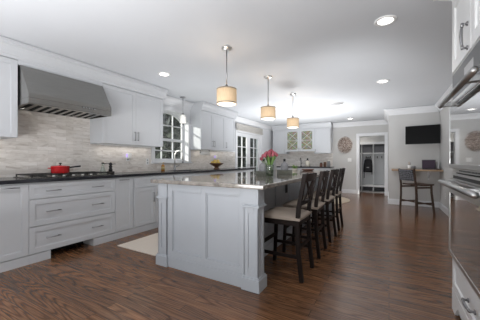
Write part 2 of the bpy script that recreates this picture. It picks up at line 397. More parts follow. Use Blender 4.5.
# crown mouldings
CR = [(0, -.15), (.012, -.15), (.016, -.128), (.028, -.12), (.045, -.085), (.075, -.048), (.09, -.04), (.092, -.026), (.108, -.022), (.108, 0), (0, 0)]
def crown(name, axis, plane, u0, u1, prof=CR, k=1, m='trim', m0=0, m1=0):
    b = mb(); pts = [(d*k, CE-.007+z*k) for d, z in prof]
    A = []
    for u, mi in ((u0, m0), (u1, m1)):
        row = []
        for d, z in pts:
            uu = u+mi*d
            row.append(b.b.verts.new({'+x': (plane+d, uu, z), '-x': (plane-d, uu, z), '-y': (uu, plane-d, z)}[axis]))
        A.append(row)
    n = len(pts); fs = [b.b.faces.new(A[0]), b.b.faces.new(A[1][::-1])]
    for i in range(n): fs.append(b.b.faces.new((A[0][i], A[1][i], A[1][(i+1) % n], A[0][(i+1) % n])))
    bmesh.ops.recalc_face_normals(b.b, faces=fs)
    return struct(name, b, m)
crown('trim_1', '+x', WX, 3.43, 4.50)
crown('trim_2', '+x', WX, 5.98, BY, m1=-1)
crown('trim_3', '-y', BY, -1.70, SX, m1=-1)
crown('trim_4', '-y', TY, SX, RX, m0=-1, m1=-1)
crown('trim_5', '-x', RX, 2.50, TY, m1=-1)
crown('trim_6', '-x', SX, TY, BY, m0=-1, m1=-1)
# baseboards
def baseboard(name, axis, plane, u0, u1, h=.14):
    F = Face(axis, plane); b = mb(); F.box(b, u0, u1, 0, .016, 0, h-.02); F.box(b, u0, u1, 0, .011, h-.02, h); return struct(name, b, 'trim', .002)
baseboard('baseboard_back', '-y', BY, -1.68, DX0-.085)
baseboard('baseboard_television', '-y', TY, SX, RX)
baseboard('baseboard_right', '-x', RX, 2.50, TY-.016)
baseboard('baseboard_left', '+x', WX, DY1+.1, 8.70)
baseboard('baseboard_passage', '-x', SX, TY, BY-.02)

# door casing of the mud-room doorway
b = mb(); F = Face('-y', BY)
for u0, u1, z0, z1 in ((DX0-.085, DX0, 0, DH+.085), (DX1, DX1+.085, 0, DH+.085), (DX0, DX1, DH, DH+.085)): F.box(b, u0, u1, 0, .02, z0, z1)
b.box(DX0-.001, DX0+.015, BY, BY+.14, 0, DH); b.box(DX1-.015, DX1+.001, BY, BY+.14, 0, DH); b.box(DX0, DX1, BY, BY+.14, DH-.015, DH+.001)
struct('trim_7', b, 'trim', .003)

# backsplash tiles
b = mb(); xs = (WX, WX+.012)
for y0, y1, z0, z1 in ((.3, 1.235, .9155, 1.37), (1.235, 2.22, .9155, 1.80), (2.22, WY0-.085, .9155, 1.37), (WY0-.085, WY1+.085, .9155, 1.06), (WY1+.085, 6.48, .9155, 1.37)):
    b.box(*xs, y0, y1, z0, z1)
struct('trim_8', b, 'splash_side', label='glossy beige marble tile backsplash behind the cooktop and sink')
struct('trim_9', mb().box(-3.86, -1.72, BY-.012, BY, .9155, 1.55), 'splash_back', label='beige marble tile backsplash on the far wall')

# kitchen window
GX = WX-.16
win = mb()
for y in (WY0, WY1-.04): win.box(GX-.02, GX+.025, y, y+.04, WS, arch_z(WY0+.02)-.0)
win.box(GX-.02, GX+.025, WY0, WY1, WS, WS+.05); win.box(GX-.025, GX+.03, WY0, WY1, 1.535, 1.59)
def arc_strip(b, x0, x1, d0, d1, ya=WY0, yb=WY1, n=20, zmin=None):
    P0 = []; P1 = []
    for i in range(n+1):
        y = ya+(yb-ya)*i/n; z = arch_z(y); P0.append((y, z-d0)); P1.append((y, z-d1))
    for i in range(n): b.prism([P0[i], P0[i+1], P1[i+1], P1[i]], x0, x1, lambda p, q, a: (a, p, q))
arc_strip(win, GX-.02, GX+.025, 0, .045)
wo = struct('window_1', win, 'trim', label='arched white window over the sink')
b = mb()
for y in (WY0+.32, WY0+.64): b.box(GX-.008, GX+.016, y-.011, y+.011, WS+.04, arch_z(y)-.02)
for z in (1.33, 1.87): b.box(GX-.008, GX+.016, WY0+.03, WY1-.03, z-.011, z+.011)
b.build('muntin', 'trim', wo)
b = mb(); b.box(GX-.003, GX+.001, WY0+.02, WY1-.02, WS+.02, WSP); 
P = [(WY0+.02+(WY1-WY0-.04)*i/16, arch_z(WY0+.02+(WY1-WY0-.04)*i/16)-.02) for i in range(17)]
for i in range(16): b.prism([(P[i][0], WSP), (P[i+1][0], WSP), P[i+1], P[i]], GX-.003, GX+.001, lambda p, q, a: (a, p, q))
b.build('pane', 'glass', wo)
# casing and sill on the room side
b = mb(); cx0, cx1 = WX, WX+.022
b.box(cx0, cx1, WY0-.08, WY0, 1.09, WSP); b.box(cx0, cx1, WY1, WY1+.08, 1.09, WSP)
def casing_pts(d, n=20):
    out = []
    h = (WY1-WY0)/2; rise = WAP-WSP; R = (h*h+rise*rise)/(2*rise); yc = (WY0+WY1)/2; zc = WAP-R; a = math.asin(h/R)
    for i in range(n+1):
        t = -a+2*a*i/n; out.append((yc+(R+d)*math.sin(t), zc+(R+d)*math.cos(t)))
    return out
A_, B_ = casing_pts(0), casing_pts(.085)
for i in range(20): b.prism([A_[i], A_[i+1], B_[i+1], B_[i]], cx0, cx1, lambda p, q, a: (a, p, q))
b.box(GX+.02, WX+.05, WY0-.10, WY1+.10, 1.062, 1.092) if False else b.box(WX, WX+.05, WY0-.10, WY1+.10, 1.062, 1.09)
b.box(GX+.03, WX, WY0+.001, WY1-.001, 1.1101, 1.118)
b.build('window_casing', 'trim', wo, .003)

# french doors with their frame
b = mb(); F = Face('+x', WX)
for u0, u1, z0, z1 in ((DY0-.09, DY0, 0, DZ+.09), (DY1, DY1+.09, 0, DZ+.09), (DY0, DY1, DZ, DZ+.09)): F.box(b, u0, u1, 0, .022, z0, z1)
b.box(WX-.2, WX, DY0, DY0+.03, 0, DZ); b.box(WX-.2, WX, DY1-.03, DY1, 0, DZ); b.box(WX-.2, WX, DY0, DY1, DZ-.03, DZ)
struct('trim_10', b, 'trim', .003)
ym = (DY0+DY1)/2
for i, (u0, u1) in enumerate(((DY0+.032, ym-.003), (ym+.003, DY1-.032))):
    Fd = Face('+x', WX-.10); b = mb(); st = .11
    Fd.box(b, u0, u0+st, 0, .045, .01, DZ-.035); Fd.box(b, u1-st, u1, 0, .045, .01, DZ-.035); Fd.box(b, u0+st, u1-st, 0, .045, DZ-.035-st, DZ-.035); Fd.box(b, u0+st, u1-st, 0, .045, .01, .25)
    d = struct('door_%d' % (i+1), b, 'trim', .002, label='white french door leaf with divided glass')
    b = mb(); um = (u0+u1)/2; Fd.box(b, um-.011, um+.011, .005, .04, .25, DZ-.145)
    for k in range(1, 5):
        z = .25+(DZ-.395)*k/5; Fd.box(b, u0+st, u1-st, .006, .039, z-.011, z+.011)
    b.build('muntin', 'trim', d)
    b = mb(); Fd.box(b, u0+st-.01, u1-st+.01, .02, .024, .24, DZ-.135); b.build('pane', 'glass', d)
    hu = u1-.055 if i == 0 else u0+.055
    b = mb(); b.tube([Fd.pt(hu, .045, .98), Fd.pt(hu, .095, .98), Fd.pt(hu+(-.1 if i == 0 else .1), .095, .98)], .009, 8); b.build('door_handle', 'pull', d)

# outdoors: lawn, evergreens
struct('ground', mb().box(-40, WX-.21, -14, 34, -.5, -.35), 'lawn')
def tree(x, y, h, r, label, seed, leafy=1.0, n=1100):
    rd = random.Random(seed); t = thing('evergreen_tree', label, 'tree', (x, y, -.35), group='trees outside the windows')
    b = mb(); b.tube([(0, 0, 0), (.05, .03, h*.4), (0, .05, h*.97)], [.16, .11, .02], 8)
    for k in range(9):
        z = h*(.2+.08*k); a = k*2.4; l = r*(1-.07*k)*.8; b.tube([(0, 0, z), (l*math.cos(a)*.6, l*math.sin(a)*.6, z+.25), (l*math.cos(a), l*math.sin(a), z+.3)], [.045, .03, .008], 6)
    b.build('trunk', 'bark', t)
    b = mb()
    for k in range(int(n*leafy)):
        z = rd.random()**.8; rr = r*(1-z*.75)*math.sqrt(rd.uniform(.1, 1)); a = rd.uniform(0, 2*PI)
        c = Vector((rr*math.cos(a), rr*math.sin(a), h*(.12+.88*z))); s_ = rd.uniform(.06, .16)
        d1 = Vector((rd.gauss(0, 1), rd.gauss(0, 1), rd.gauss(0, .5))).normalized(); d2 = d1.cross(Vector((rd.gauss(0, 1), rd.gauss(0, 1), rd.gauss(0, 1)))).normalized()
        b.b.faces.new([b.b.verts.new(c+d1*s_*1.6), b.b.verts.new(c+d2*s_), b.b.verts.new(c-d1*s_*1.6), b.b.verts.new(c-d2*s_)])
    b.build('crown', 'foliage', t)
for i, (x, y, h, r, lab) in enumerate((
    (-6.3, 6.3, 5.0, .75, 'slim dark evergreen seen through the left panes of the arched window'),
    (-8.0, 8.3, 5.4, 1.0, 'dark evergreen seen through the middle panes of the arched window'),
    (-6.1, 9.3, 4.6, .7, 'evergreen with thin crown seen through right panes of arched window'),
    (-7.0, 12.0, 5.0, .9, 'dark tree seen through near leaf of the french doors'),
    (-8.2, 15.0, 5.4, 1.1, 'dark tree seen through middle of the french doors'),
    (-6.6, 16.2, 5.0, .8, 'dark tree seen through far leaf of the french doors'),
    (-10.8, 11.6, 6.6, 1.9, 'tall tree standing behind the others outside the arched window'),
    (-11.0, 19.5, 6.6, 2.0, 'tall dark tree farthest behind the french doors'))):
    tree(x, y, h, r, lab, i+3, (2.2, 2.2, 1.1, 2.0, 2.2, 2.0, 2.6, 2.6)[i])

# ------------------------------------------------------------------ left run: base cabinets
BF = -3.35                                   # carcass front; fronts stand 2 cm proud
FL = Face('+x', BF)
def base_unit(y0, y1, label, plinth=True):
    t = thing('base_cabinet', label, 'cabinet', ((WX+BF)/2, (y0+y1)/2, 0), group='base cabinets along the left wall', world=True)
    b = mb(); b.box(WX+.001, BF, y0+.0005, y1-.0005, .095, .874); 
    b.build('carcass', 'paint', t)
    if plinth:
        b = mb(); b.box(WX+.05, BF+.018, y0+.0005, y1-.0005, 0, .094); b.build('plinth', 'paint', t)
    return t
def front(t, kind, u0, u1, z0, z1, handles, border=.055, F=FL, m='paint', pm='pull', vertical=False, ln=.15):
    o = shaker(F, u0, u1, z0, z1, border).build(kind, m, t, .0015)
    for (u, z) in handles: pull(F, u, z, ln, vertical, o, m=pm)
    return o
t = base_unit(.30, .895, 'white base cabinet at the left picture edge before the pull-out')
front(t, 'drawer', .30, .895, .70, .855, [(.6, .78)]); front(t, 'door', .30, .6, .10, .695, [(.56, .55)], vertical=True); front(t, 'door', .6, .895, .10, .695, [(.64, .55)], vertical=True)
t = base_unit(.895, 1.225, 'tall-panel pull-out cabinet with top bar pull left of the drawer bank')
front(t, 'door', .895, 1.225, .10, .86, [(1.06, .832)], .058)
t = base_unit(1.225, 2.224, 'wide bank of three drawers under the gas cooktop', plinth=False)
for z0, z1, hz, bo in ((.695, .86, .775, .045), (.395, .69, .545, .055), (.10, .39, .25, .055)):
    front(t, 'drawer', 1.225, 2.224, z0, z1, [(1.45, hz), (1.96, hz)], bo)
b = mb(); b.box(WX+.05, BF+.018, 1.2255, 1.43, 0, .094); b.box(WX+.05, BF+.018, 1.92, 2.2235, 0, .094); b.box(WX+.05, -3.60, 1.43, 1.92, 0, .094); b.build('plinth', 'paint', t)
b = mb(); b.box(-3.598, -3.57, 1.432, 1.918, .002, .092)
for k in range(9): y = 1.44+.053*k; b.box(-3.57, -3.56, y, y+.012, .004, .09)
b.build('vent_grille', 'black', t)
t = base_unit(2.224, 2.512, 'narrow pull-out cabinet with top bar pull right of the drawer bank')
front(t, 'door', 2.226, 2.511, .10, .86, [(2.35, .838)], .05)
t = base_unit(2.512, 3.36, 'two-door base cabinet between narrow pull-out and sink cabinet')
front(t, 'drawer', 2.535, 3.34, .70, .86, [], .045); front(t, 'door', 2.535, 2.935, .10, .695, [(2.89, .525)], .055, vertical=True, ln=.16); front(t, 'door', 2.94, 3.34, .10, .695, [(2.985, .525)], .055, vertical=True, ln=.16)
lb = ['sink base cabinet below the arched window', 'base cabinet behind the island under the fruit bowl', 'end base cabinet next to the french doors']
for (y0, y1), la in zip(((3.36, 4.56), (4.56, 5.52), (5.52, 6.44)), lb):
    if y0 == 3.36:
        t = thing('base_cabinet', 'white '+la, 'cabinet', ((WX+BF)/2, (y0+y1)/2, 0), group='base cabinets along the left wall', world=True)
        b = mb(); b.box(WX+.001, BF, y0+.0005, y1-.0005, .095, .66); b.box(BF-.03, BF, y0+.0005, y1-.0005, .66, .874); b.build('carcass', 'paint', t)
        b = mb(); b.box(WX+.05, BF+.018, y0+.0005, y1-.0005, 0, .094); b.build('plinth', 'paint', t)
    else: t = base_unit(y0, y1, 'white '+la)
    front(t, 'drawer', y0, y1, .70, .86, [((y0+y1)/2, .78)] if y0 > 4 else [], .045)
    ymm = (y0+y1)/2
    front(t, 'door', y0, ymm, .10, .695, [(ymm-.045, .525)], vertical=True); front(t, 'door', ymm, y1, .10, .695, [(ymm+.045, .525)], vertical=True)

# black worktop with sink cut-out
SY0, SY1, SXA, SXB = 3.56, 4.34, -3.84, -3.44
b = mb(); z0, z1 = .875, .915; xf = -3.305
b.box(WX+.0005, xf, .30, SY0, z0, z1); b.box(WX+.0005, xf, SY1, 6.47, z0, z1); b.box(WX+.0005, SXA, SY0, SY1, z0, z1); b.box(SXB, xf, SY0, SY1, z0, z1)
solo('countertop', b, 'black_stone', 'long black stone worktop along the left wall under the backsplash', 'countertop', bev=.004)
t = thing('sink', 'undermount steel sink set in black worktop below the arched window', 'sink', (-3.64, 3.95, .68), world=True)
b = mb(); g = .012
b.box(SXA-g, SXB+g, SY0-g, SY1+g, .67, .682)
for x0, x1, y0, y1 in ((SXA-g, SXA, SY0-g, SY1+g), (SXB, SXB+g, SY0-g, SY1+g), (SXA, SXB, SY0-g, SY0), (SXA, SXB, SY1, SY1+g)): b.box(x0, x1, y0, y1, .682, .874)
b.build('basin', 'steel', t)
mb().lathe([(0, 0), (.04, 0), (.042, .004), (0, .005)], (-3.64, 3.95, .682)).build('drain', 'chrome', t)
# faucet
fy = 3.93; fx = -3.875
t = thing('faucet', 'tall gooseneck pull-down faucet behind the sink under the arched window', 'faucet', (fx, fy, .9155), world=True)
mb().lathe([(0, 0), (.03, 0), (.03, .01), (.02, .018), (.019, .10), (.015, .105), (0, .106)], (fx, fy, .9155), 16).build('base', 'pull', t)
pts = [(fx, fy, 1.0), (fx, fy, 1.22)]+[(fx+.11-.11*math.cos(a), fy+.02*math.sin(a), 1.22+.11*math.sin(a)) for a in [PI*k/8 for k in range(1, 9)]]+[(fx+.22, fy, 1.15)]
mb().tube(pts, .0135, 10).build('spout', 'chrome', t)
mb().tube([(fx+.22, fy, 1.15), (fx+.222, fy, 1.07)], [.015, .02], 10).build('spray_head', 'pull', t)
mb().tube([(fx, fy+.018, .985), (fx+.01, fy+.05, .99), (fx+.03, fy+.12, 1.03)], [.009, .008, .006], 8).build('lever', 'pull', t)

# ------------------------------------------------------------------ left run: wall cabinets, crown, hood
UF = -3.65; FU = Face('+x', UF)
UCR = [(0, -.175), (.01, -.175), (.012, -.15), (.022, -.14), (.035, -.10), (.062, -.055), (.078, -.045), (.08, -.03), (.09, -.026), (.09, 0), (0, 0)]
def upper(y0, y1, splits, handles, label, hz=1.515):
    t = thing('wall_cabinet', label, 'cabinet', ((WX+UF)/2, (y0+y1)/2, 1.37), group='wall cabinets on the left wall', world=True)
    b = mb(); b.box(WX+.0125, UF, y0+.0005, y1-.0005, 1.375, 2.439); b.build('carcass', 'paint', t)
    b = mb(); FU.box(b, y0+.0005, y1-.0005, 0, .02, 2.255, 2.439); b.build('frieze', 'paint', t)
    b = mb(); b.box(WX+.06, WX+.10, y0+.08, y1-.08, 1.36, 1.3749); b.build('added_fill_bar', 'white', t)  # bar added as a fixture for the fill lamp beneath it
    lamp('backsplash_fill', 'AREA', (WX+.10, (y0+y1)/2, 1.355), .6, (1, .96, .90), aim=(WX+.10, (y0+y1)/2, 0), shape='RECTANGLE', size=.04, size_y=y1-y0-.2)  # lamp added to brighten the backsplash under the cabinet
    ys = [y0]+splits+[y1]
    for i in range(len(ys)-1):
        o = shaker(FU, ys[i], ys[i+1], 1.375, 2.25, .055).build('door', 'paint', t, .0015)
        for u in handles[i]: pull(FU, u, hz, .15, True, o)
    return t
upper(.35, 1.232, [.79], [[.75], [.83]], 'white wall cabinet left of the steel range hood')
upper(2.22, 3.385, [2.795], [[2.765], [2.825]], 'white two-door wall cabinet between range hood and arched window')
t3 = upper(4.53, 5.955, [4.95, 5.46], [[4.915], [4.985], [5.50]], 'white three-door wall cabinet above the fruit bowl')
crown('trim_11', '+x', UF+.02, .30, 3.43, UCR, m='paint'); crown('trim_12', '+x', UF+.02, 4.505, 5.99, UCR, m='paint')
b = mb(); b.box(WX+.0005, UF+.02, 4.50, 4.529, 1.372, 2.439); b.prism([(UF+.02+d, CE-.001+z) for d, z in UCR], 4.50, 4.5045, lambda p, q, a: (p, a, q)); b.build('side_panel', 'paint', t3)
struct('trim_13', mb().box(WX, UF+.02, 1.2325, 2.2195, 2.205, 2.4395), 'paint', label='white panel over the range hood')

t = thing('range_hood', 'large sloped stainless steel range hood above the gas cooktop', 'range hood', (-3.7, 1.73, 1.74), world=True)
hy0, hy1 = 1.245, 2.212
HX = -3.40
prof = [(WX+.013, 1.80), (WX+.013, 2.20), (-3.61, 2.20), (HX, 1.862), (HX, 1.745), (HX-.02, 1.745), (HX-.02, 1.80)]
b = mb(); b.prism([(WX+.013, 1.81), (WX+.013, 2.20), (-3.61, 2.20), (HX, 1.862), (HX, 1.81)], hy0, hy1, lambda p, q, a: (p, a, q))
b.box(HX-.014, HX, hy0, hy1, 1.745, 1.81); b.box(WX+.013, HX-.014, hy0, hy0+.012, 1.745, 1.81); b.box(WX+.013, HX-.014, hy1-.012, hy1, 1.745, 1.81); b.box(WX+.013, WX+.028, hy0+.012, hy1-.012, 1.745, 1.81)
b.box(HX-.07, HX-.014, hy0+.012, hy1-.012, 1.747, 1.81)
b.build('canopy', 'steel', t, .002)
for k in range(2):
    ya = hy0+.02+k*.47; b = mb(); b.bar((HX-.074, ya+.2275, 1.803), (-3.90, ya+.2275, 1.765), .006, .455)
    f_ = b.build('baffle_filter', 'black_matte', t)
    b = mb()
    for q in range(5):
        y = ya+.032+q*.0935; b.bar((HX-.078, y, 1.782), (-3.89, y, 1.742), .004, .044)
    b.build('baffle', 'steel', f_)
b = mb()
for k in range(5): b.lathe([(0, 0), (.011, 0), (.011, .012), (0, .012)], (0, 0, 0), 12)
b = mb()
for k in range(5): b.tube([(HX, 1.83+.035*k, 1.80), (HX+.012, 1.83+.035*k, 1.80)], .009, 10)
b.build('control_button', 'pull', t)
for yy in (1.43, 2.03):
    mb().lathe([(0, 0), (.022, 0), (.022, .008), (0, .008)], (-3.87, yy, 1.786), 14).build('lamp_lens', 'hood_lens', t)
    lamp('hood_lamp', 'SPOT', (-3.80, yy, 1.78), 1.6, (1, .95, .86), spot_size=2.6, spot_blend=1, shadow_soft_size=.02)

# ------------------------------------------------------------------ island
IX0, IX1, IY0, IY1 = -2.16, -.965, 1.95, 5.33
FE = Face('-y', IY0)
t = thing('kitchen_island', 'large pale grey panelled kitchen island with corner posts', 'island', (-1.6, 3.64, 0), world=True)
b = mb(); b.box(IX0+.02, -1.27, IY0+.03, IY1-.03, .10, .874); b.box(IX0+.06, -1.31, IY0+.05, IY1-.05, 0, .10); b.build('carcass', 'island_paint', t, .002)
# end panels
for F in (FE, Face('+y', IY1)):
    b = mb(); u0, u1 = -2.02, -1.09; T = .0
    F.box(b, IX0+.01, IX1-.01, -.03, -.012, .0, .874)
    for a, c in ((u0, -1.955), (-1.565, -1.515), (-1.145, u1)): F.box(b, a, c, -.012, .004, .115, .874)
    for z0, z1 in ((.80, .874), (.115, .175)):
        F.box(b, -1.955, -1.565, -.012, .004, z0, z1); F.box(b, -1.515, -1.145, -.012, .004, z0, z1)
    for a, c in ((-1.955, -1.565), (-1.515, -1.145)):
        k = .012
        F.box(b, a, a+k, -.012, -.004, .175, .80); F.box(b, c-k, c, -.012, -.004, .175, .80); F.box(b, a+k, c-k, -.012, -.004, .80-k, .80); F.box(b, a+k, c-k, -.012, -.004, .175, .175+k)
    F.box(b, u0, u1, -.012, .012, 0, .11); F.box(b, u0, u1, -.012, .007, .11, .125)
    b.build('end_panel', 'island_paint', t, .002)
# posts
def post(x0, x1, y0, y1):
    b = mb(); k = .012
    b.box(x0+.008, x1-.008, y0+.008, y1-.008, .11, .874)
    for F, a, c in ((Face('-y', y0+.008), x0+.008, x1-.008), (Face('+y', y1-.008), x0+.008, x1-.008), (Face('+x', x1-.008), y0, y1), (Face('-x', x0+.008), y0, y1)):
        s = .042; ex = 0 if F.a[1] == 'y' else 0
        lo, hi = (a-.008, c+.008) if F.a[1] == 'y' else (a+.008, c-.008)
        a2, c2 = (a-.008, c+.008) if F.a[1] == 'y' else (a, c)
        F.box(b, a2, a2+s, 0, .008, .11, .705); F.box(b, c2-s, c2, 0, .008, .11, .705)
        F.box(b, a2+s, c2-s, 0, .008, .66, .705); F.box(b, a2+s, c2-s, 0, .008, .11, .19)
    b.box(x0-.004, x1+.004, y0-.004, y1+.004, .705, .713); b.box(x0-.016, x1+.016, y0-.016, y1+.016, .713, .727); b.box(x0-.008, x1+.008, y0-.008, y1+.008, .727, .735)
    b.box(x0, x1, y0, y1, .735, .874)
    b.box(x0-.018, x1+.018, y0-.018, y1+.018, 0, .105); b.box(x0-.009, x1+.009, y0-.009, y1+.009, .105, .118)
    return b.build('corner_post', 'island_paint', t, .002)
for x0, x1 in ((-2.15, -2.022), (-1.09, -.952)):
    post(x0, x1, 1.935, 2.06); post(x0, x1, 5.21, 5.345)
# seating-side panels
Fs = Face('+x', -1.27); b = mb()
n = 6; L_ = (5.20-2.08)/n
for i in range(n):
    u0 = 2.08+i*L_; u1 = u0+L_; s = .045
    Fs.box(b, u0, u0+s, 0, .012, .0, .874); Fs.box(b, u1-s, u1, 0, .012, .0, .874); Fs.box(b, u0+s, u1-s, 0, .012, .80, .874); Fs.box(b, u0+s, u1-s, 0, .012, .115, .18)
Fs.box(b, 2.08, 5.20, .012, .024, 0, .11)
b.build('back_panel', 'island_paint', t, .002)
b = mb(); Fs.box(b, 3.42, 3.50, .012, .018, .66, .78); b.build('outlet_plate', 'black', t)
Fw = Face('-x', IX0+.02)
for i in range(5):
    u0 = 2.08+i*.626; o = shaker(Fw, u0, u0+.626, .12, .69, .06).build('door', 'island_paint', t, .0015); pull(Fw, u0+.57, .6, .15, True, o)
    o = shaker(Fw, u0, u0+.626, .70, .86, .045).build('drawer', 'island_paint', t, .0015); pull(Fw, u0+.313, .78, .15, False, o)
b = mb(); b.box(-2.215, -.88, 1.885, 5.40, .8745, .914)
solo('island_countertop', b, 'granite', 'polished grey-brown granite slab on top of the island', 'countertop', bev=.008)

# ------------------------------------------------------------------ counter stools at the island
def make_stool():
    t = thing('counter_stool', '', 'stool', (0, 0, 0))
    # local frame: faces -x, back at +x; width along y (0.41)
    hw = .205
    bx = lambda z: (.185 if z < .01 else .16 if z < .6 else 0)
    for s in (-1, 1):
        y = s*(hw-.018)
        b = mb(); b.ribbon([(.215, y, 0), (.185, y, .25), (.175, y, .52), (.185, y, .66), (.245, y, .99)], .038, .034); b.build('leg', 'espresso', t, .003)
        b = mb(); b.ribbon([(-.205, y, 0), (-.19, y, .3), (-.185, y, .545)], .034, .034); b.build('leg', 'espresso', t, .003)
    b = mb()
    b.box(-.20, .19, -hw, -hw+.022, .507, .557); b.box(-.20, .19, hw-.022, hw, .507, .557); b.box(-.205, -.183, -hw+.022, hw-.022, .507, .557); b.box(.17, .19, -hw+.036, hw-.036, .507, .557)
    b.build('seat_frame', 'espresso', t, .003)
    # padded seat
    b = mb(); n = 10
    grid = []
    for i in range(n+1):
        row = []
        for j in range(n+1):
            u, v = -1+2*i/n, -1+2*j/n; dome = (1-abs(u)**4)*(1-abs(v)**4)
            row.append(b.b.verts.new((-.005+u*.213, v*(hw+.008), .582+.040*dome)))
        grid.append(row)
    fs = []
    for i in range(n):
        for j in range(n):
            f = b.b.faces.new((grid[i][j], grid[i+1][j], grid[i+1][j+1], grid[i][j+1])); f.smooth = True; fs.append(f)
    ed = [grid[i][0] for i in range(n+1)]+[grid[n][j] for j in range(1, n+1)]+[grid[i][n] for i in range(n-1, -1, -1)]+[grid[0][j] for j in range(n-1, 0, -1)]
    lo = [b.b.verts.new((v.co.x*.97, v.co.y*.97, .558)) for v in ed]
    for i in range(len(ed)):
        k = (i+1) % len(ed); fs.append(b.b.faces.new((ed[i], ed[k], lo[k], lo[i])))
    fs.append(b.b.faces.new(lo)); bmesh.ops.recalc_face_normals(b.b, faces=fs)
    b.build('seat_cushion', 'linen', t)
    # back: curved top rail, lower rail, crossing bowed slats
    def backx(z): return .185+(z-.66)*.06/.33
    iy = hw-.036
    b = mb(); b.ribbon([(backx(.955)+.018*(1-(y/iy)**2), y, .955) for y in [iy*(-1+2*k/8) for k in range(9)]], .075, .02, (1, 0, 0)); b.build('top_rail', 'espresso', t, .003)
    b = mb(); b.ribbon([(backx(.72)+.014*(1-(y/iy)**2), y, .715) for y in [iy*(-1+2*k/8) for k in range(9)]], .035, .018, (1, 0, 0)); b.build('lower_rail', 'espresso', t, .003)
    for s in (-1, 1):
        b = mb()
        pts = []
        for k in range(11):
            q = k/10; z = .73+.19*q; y = s*(.105-.085*math.sin(PI*q)); pts.append((backx(z)+.012, y, z))
        b.ribbon(pts, .012, .019); b.build('back_slat', 'espresso', t, .002)
        b = mb(); pts = []
        for k in range(11):
            q = k/10; z = .73+.19*q; y = s*(.15-.13*q) if False else s*.115*(1-2*q); pts.append((backx(z)+.012-.002*s, y, z))
        b.ribbon(pts, .011, .017); b.build('back_slat', 'espresso', t, .002)
    # stretchers
    for s in (-1, 1):
        y = s*(hw-.018); b = mb(); b.bar((-.19, y, .22), (.185, y, .22), .03, .018); b.build('stretcher', 'espresso', t, .002)
    b = mb(); b.bar((-.19, -hw+.03, .30), (-.19, hw-.03, .30), .034, .02, (1, 0, 0)); b.build('footrest', 'espresso', t, .002)
    b = mb(); b.bar((.185, -hw+.03, .30), (.185, hw-.03, .30), .03, .018, (1, 0, 0)); b.build('stretcher', 'espresso', t, .002)
    return t
st = make_stool()
slabs = ['dark espresso counter stool with cream seat nearest the island\'s near end',
         'dark espresso counter stool second from the island\'s near end',
         'dark espresso counter stool third from the island\'s near end',
         'dark espresso counter stool at the far end of the island row']
for i, y in enumerate((2.49, 3.15, 3.83, 4.50)):
    o = st if i == 0 else copy_tree(st)
    o.location = (-.905, y, 0); o.rotation_euler.z = (0, .02, -.02, .015)[i]; tag(o, slabs[i], 'stool', 'counter stools along the island')

# ------------------------------------------------------------------ pendants and ceiling fittings
def pendant(x, y, label):
    t = thing('pendant_light', label, 'pendant light', (x, y, 1.76), group='drum pendants over the island')
    H = CE-1.76; zt, zb = .195, .015
    mb().lathe([(0, H-.0006), (.062, H-.0006), (.062, H-.018), (.05, H-.026), (.012, H-.03), (0, H-.03)], seg=24).build('canopy', 'chrome', t)
    mb().tube([(0, 0, H-.028), (0, 0, zt+.02)], .0065, 10).build('rod', 'pull', t)
    mb().lathe([(0, zt+.045), (.014, zt+.045), (.016, zt+.005), (.02, zt-.005), (0, zt-.005)], seg=14).build('socket', 'pull', t)
    R = .117
    sh = mb().lathe([(R, zb), (R, zt), (R-.003, zt), (R-.003, zb), (R, zb)], seg=36).build('lamp_shade', 'shade', t)
    for z in (zb+.012, zt-.008): mb().lathe([(R+.0015, z-.004), (R+.0015, z+.004), (R-.001, z+.004), (R-.001, z-.004), (R+.0015, z-.004)], seg=36).build('shade_ring', 'pull', t)
    b = mb()
    for a in (0, 2*PI/3, 4*PI/3): b.tube([(.01*math.cos(a), .01*math.sin(a), zt-.004), (R*math.cos(a), R*math.sin(a), zt-.008)], .002, 6)
    b.build('spider', 'pull', t)
    mb().lathe([(R-.006, zb+.006), (R-.02, zb-.004), (.06, zb-.014), (0, zb-.018)], seg=32).build('diffuser', 'diffuser', t)
    lamp('pendant_bulb', 'POINT', (x, y, 1.76+.10), 1.5, (1, .90, .76), shadow_soft_size=.03)
pendant(-1.645, 2.51, 'cream drum pendant over the near end of the island')
pendant(-1.645, 3.70, 'cream drum pendant over the middle of the island')
pendant(-1.645, 4.90, 'cream drum pendant over the far end of the island')
# small pendant over the sink
t = thing('pendant_light', 'small frosted glass pendant over the sink in front of arched window', 'pendant light', (-3.70, 3.99, 1.90))
H = CE-1.90
mb().lathe([(0, H-.0006), (.055, H-.0006), (.055, H-.016), (.02, H-.028), (0, H-.028)], seg=20).build('canopy', 'pull', t)
mb().tube([(0, 0, H-.026), (0, 0, .19)], .005, 8).build('rod', 'pull', t)
mb().lathe([(0, .20), (.02, .20), (.024, .165), (0, .165)], seg=14).build('socket', 'pull', t)
mb().lathe([(.022, .17), (.045, .15), (.056, .10), (.06, .02), (.063, 0), (.059, 0), (.055, .10), (.043, .147), (.022, .165)], seg=24).build('lamp_shade', 'frost', t)

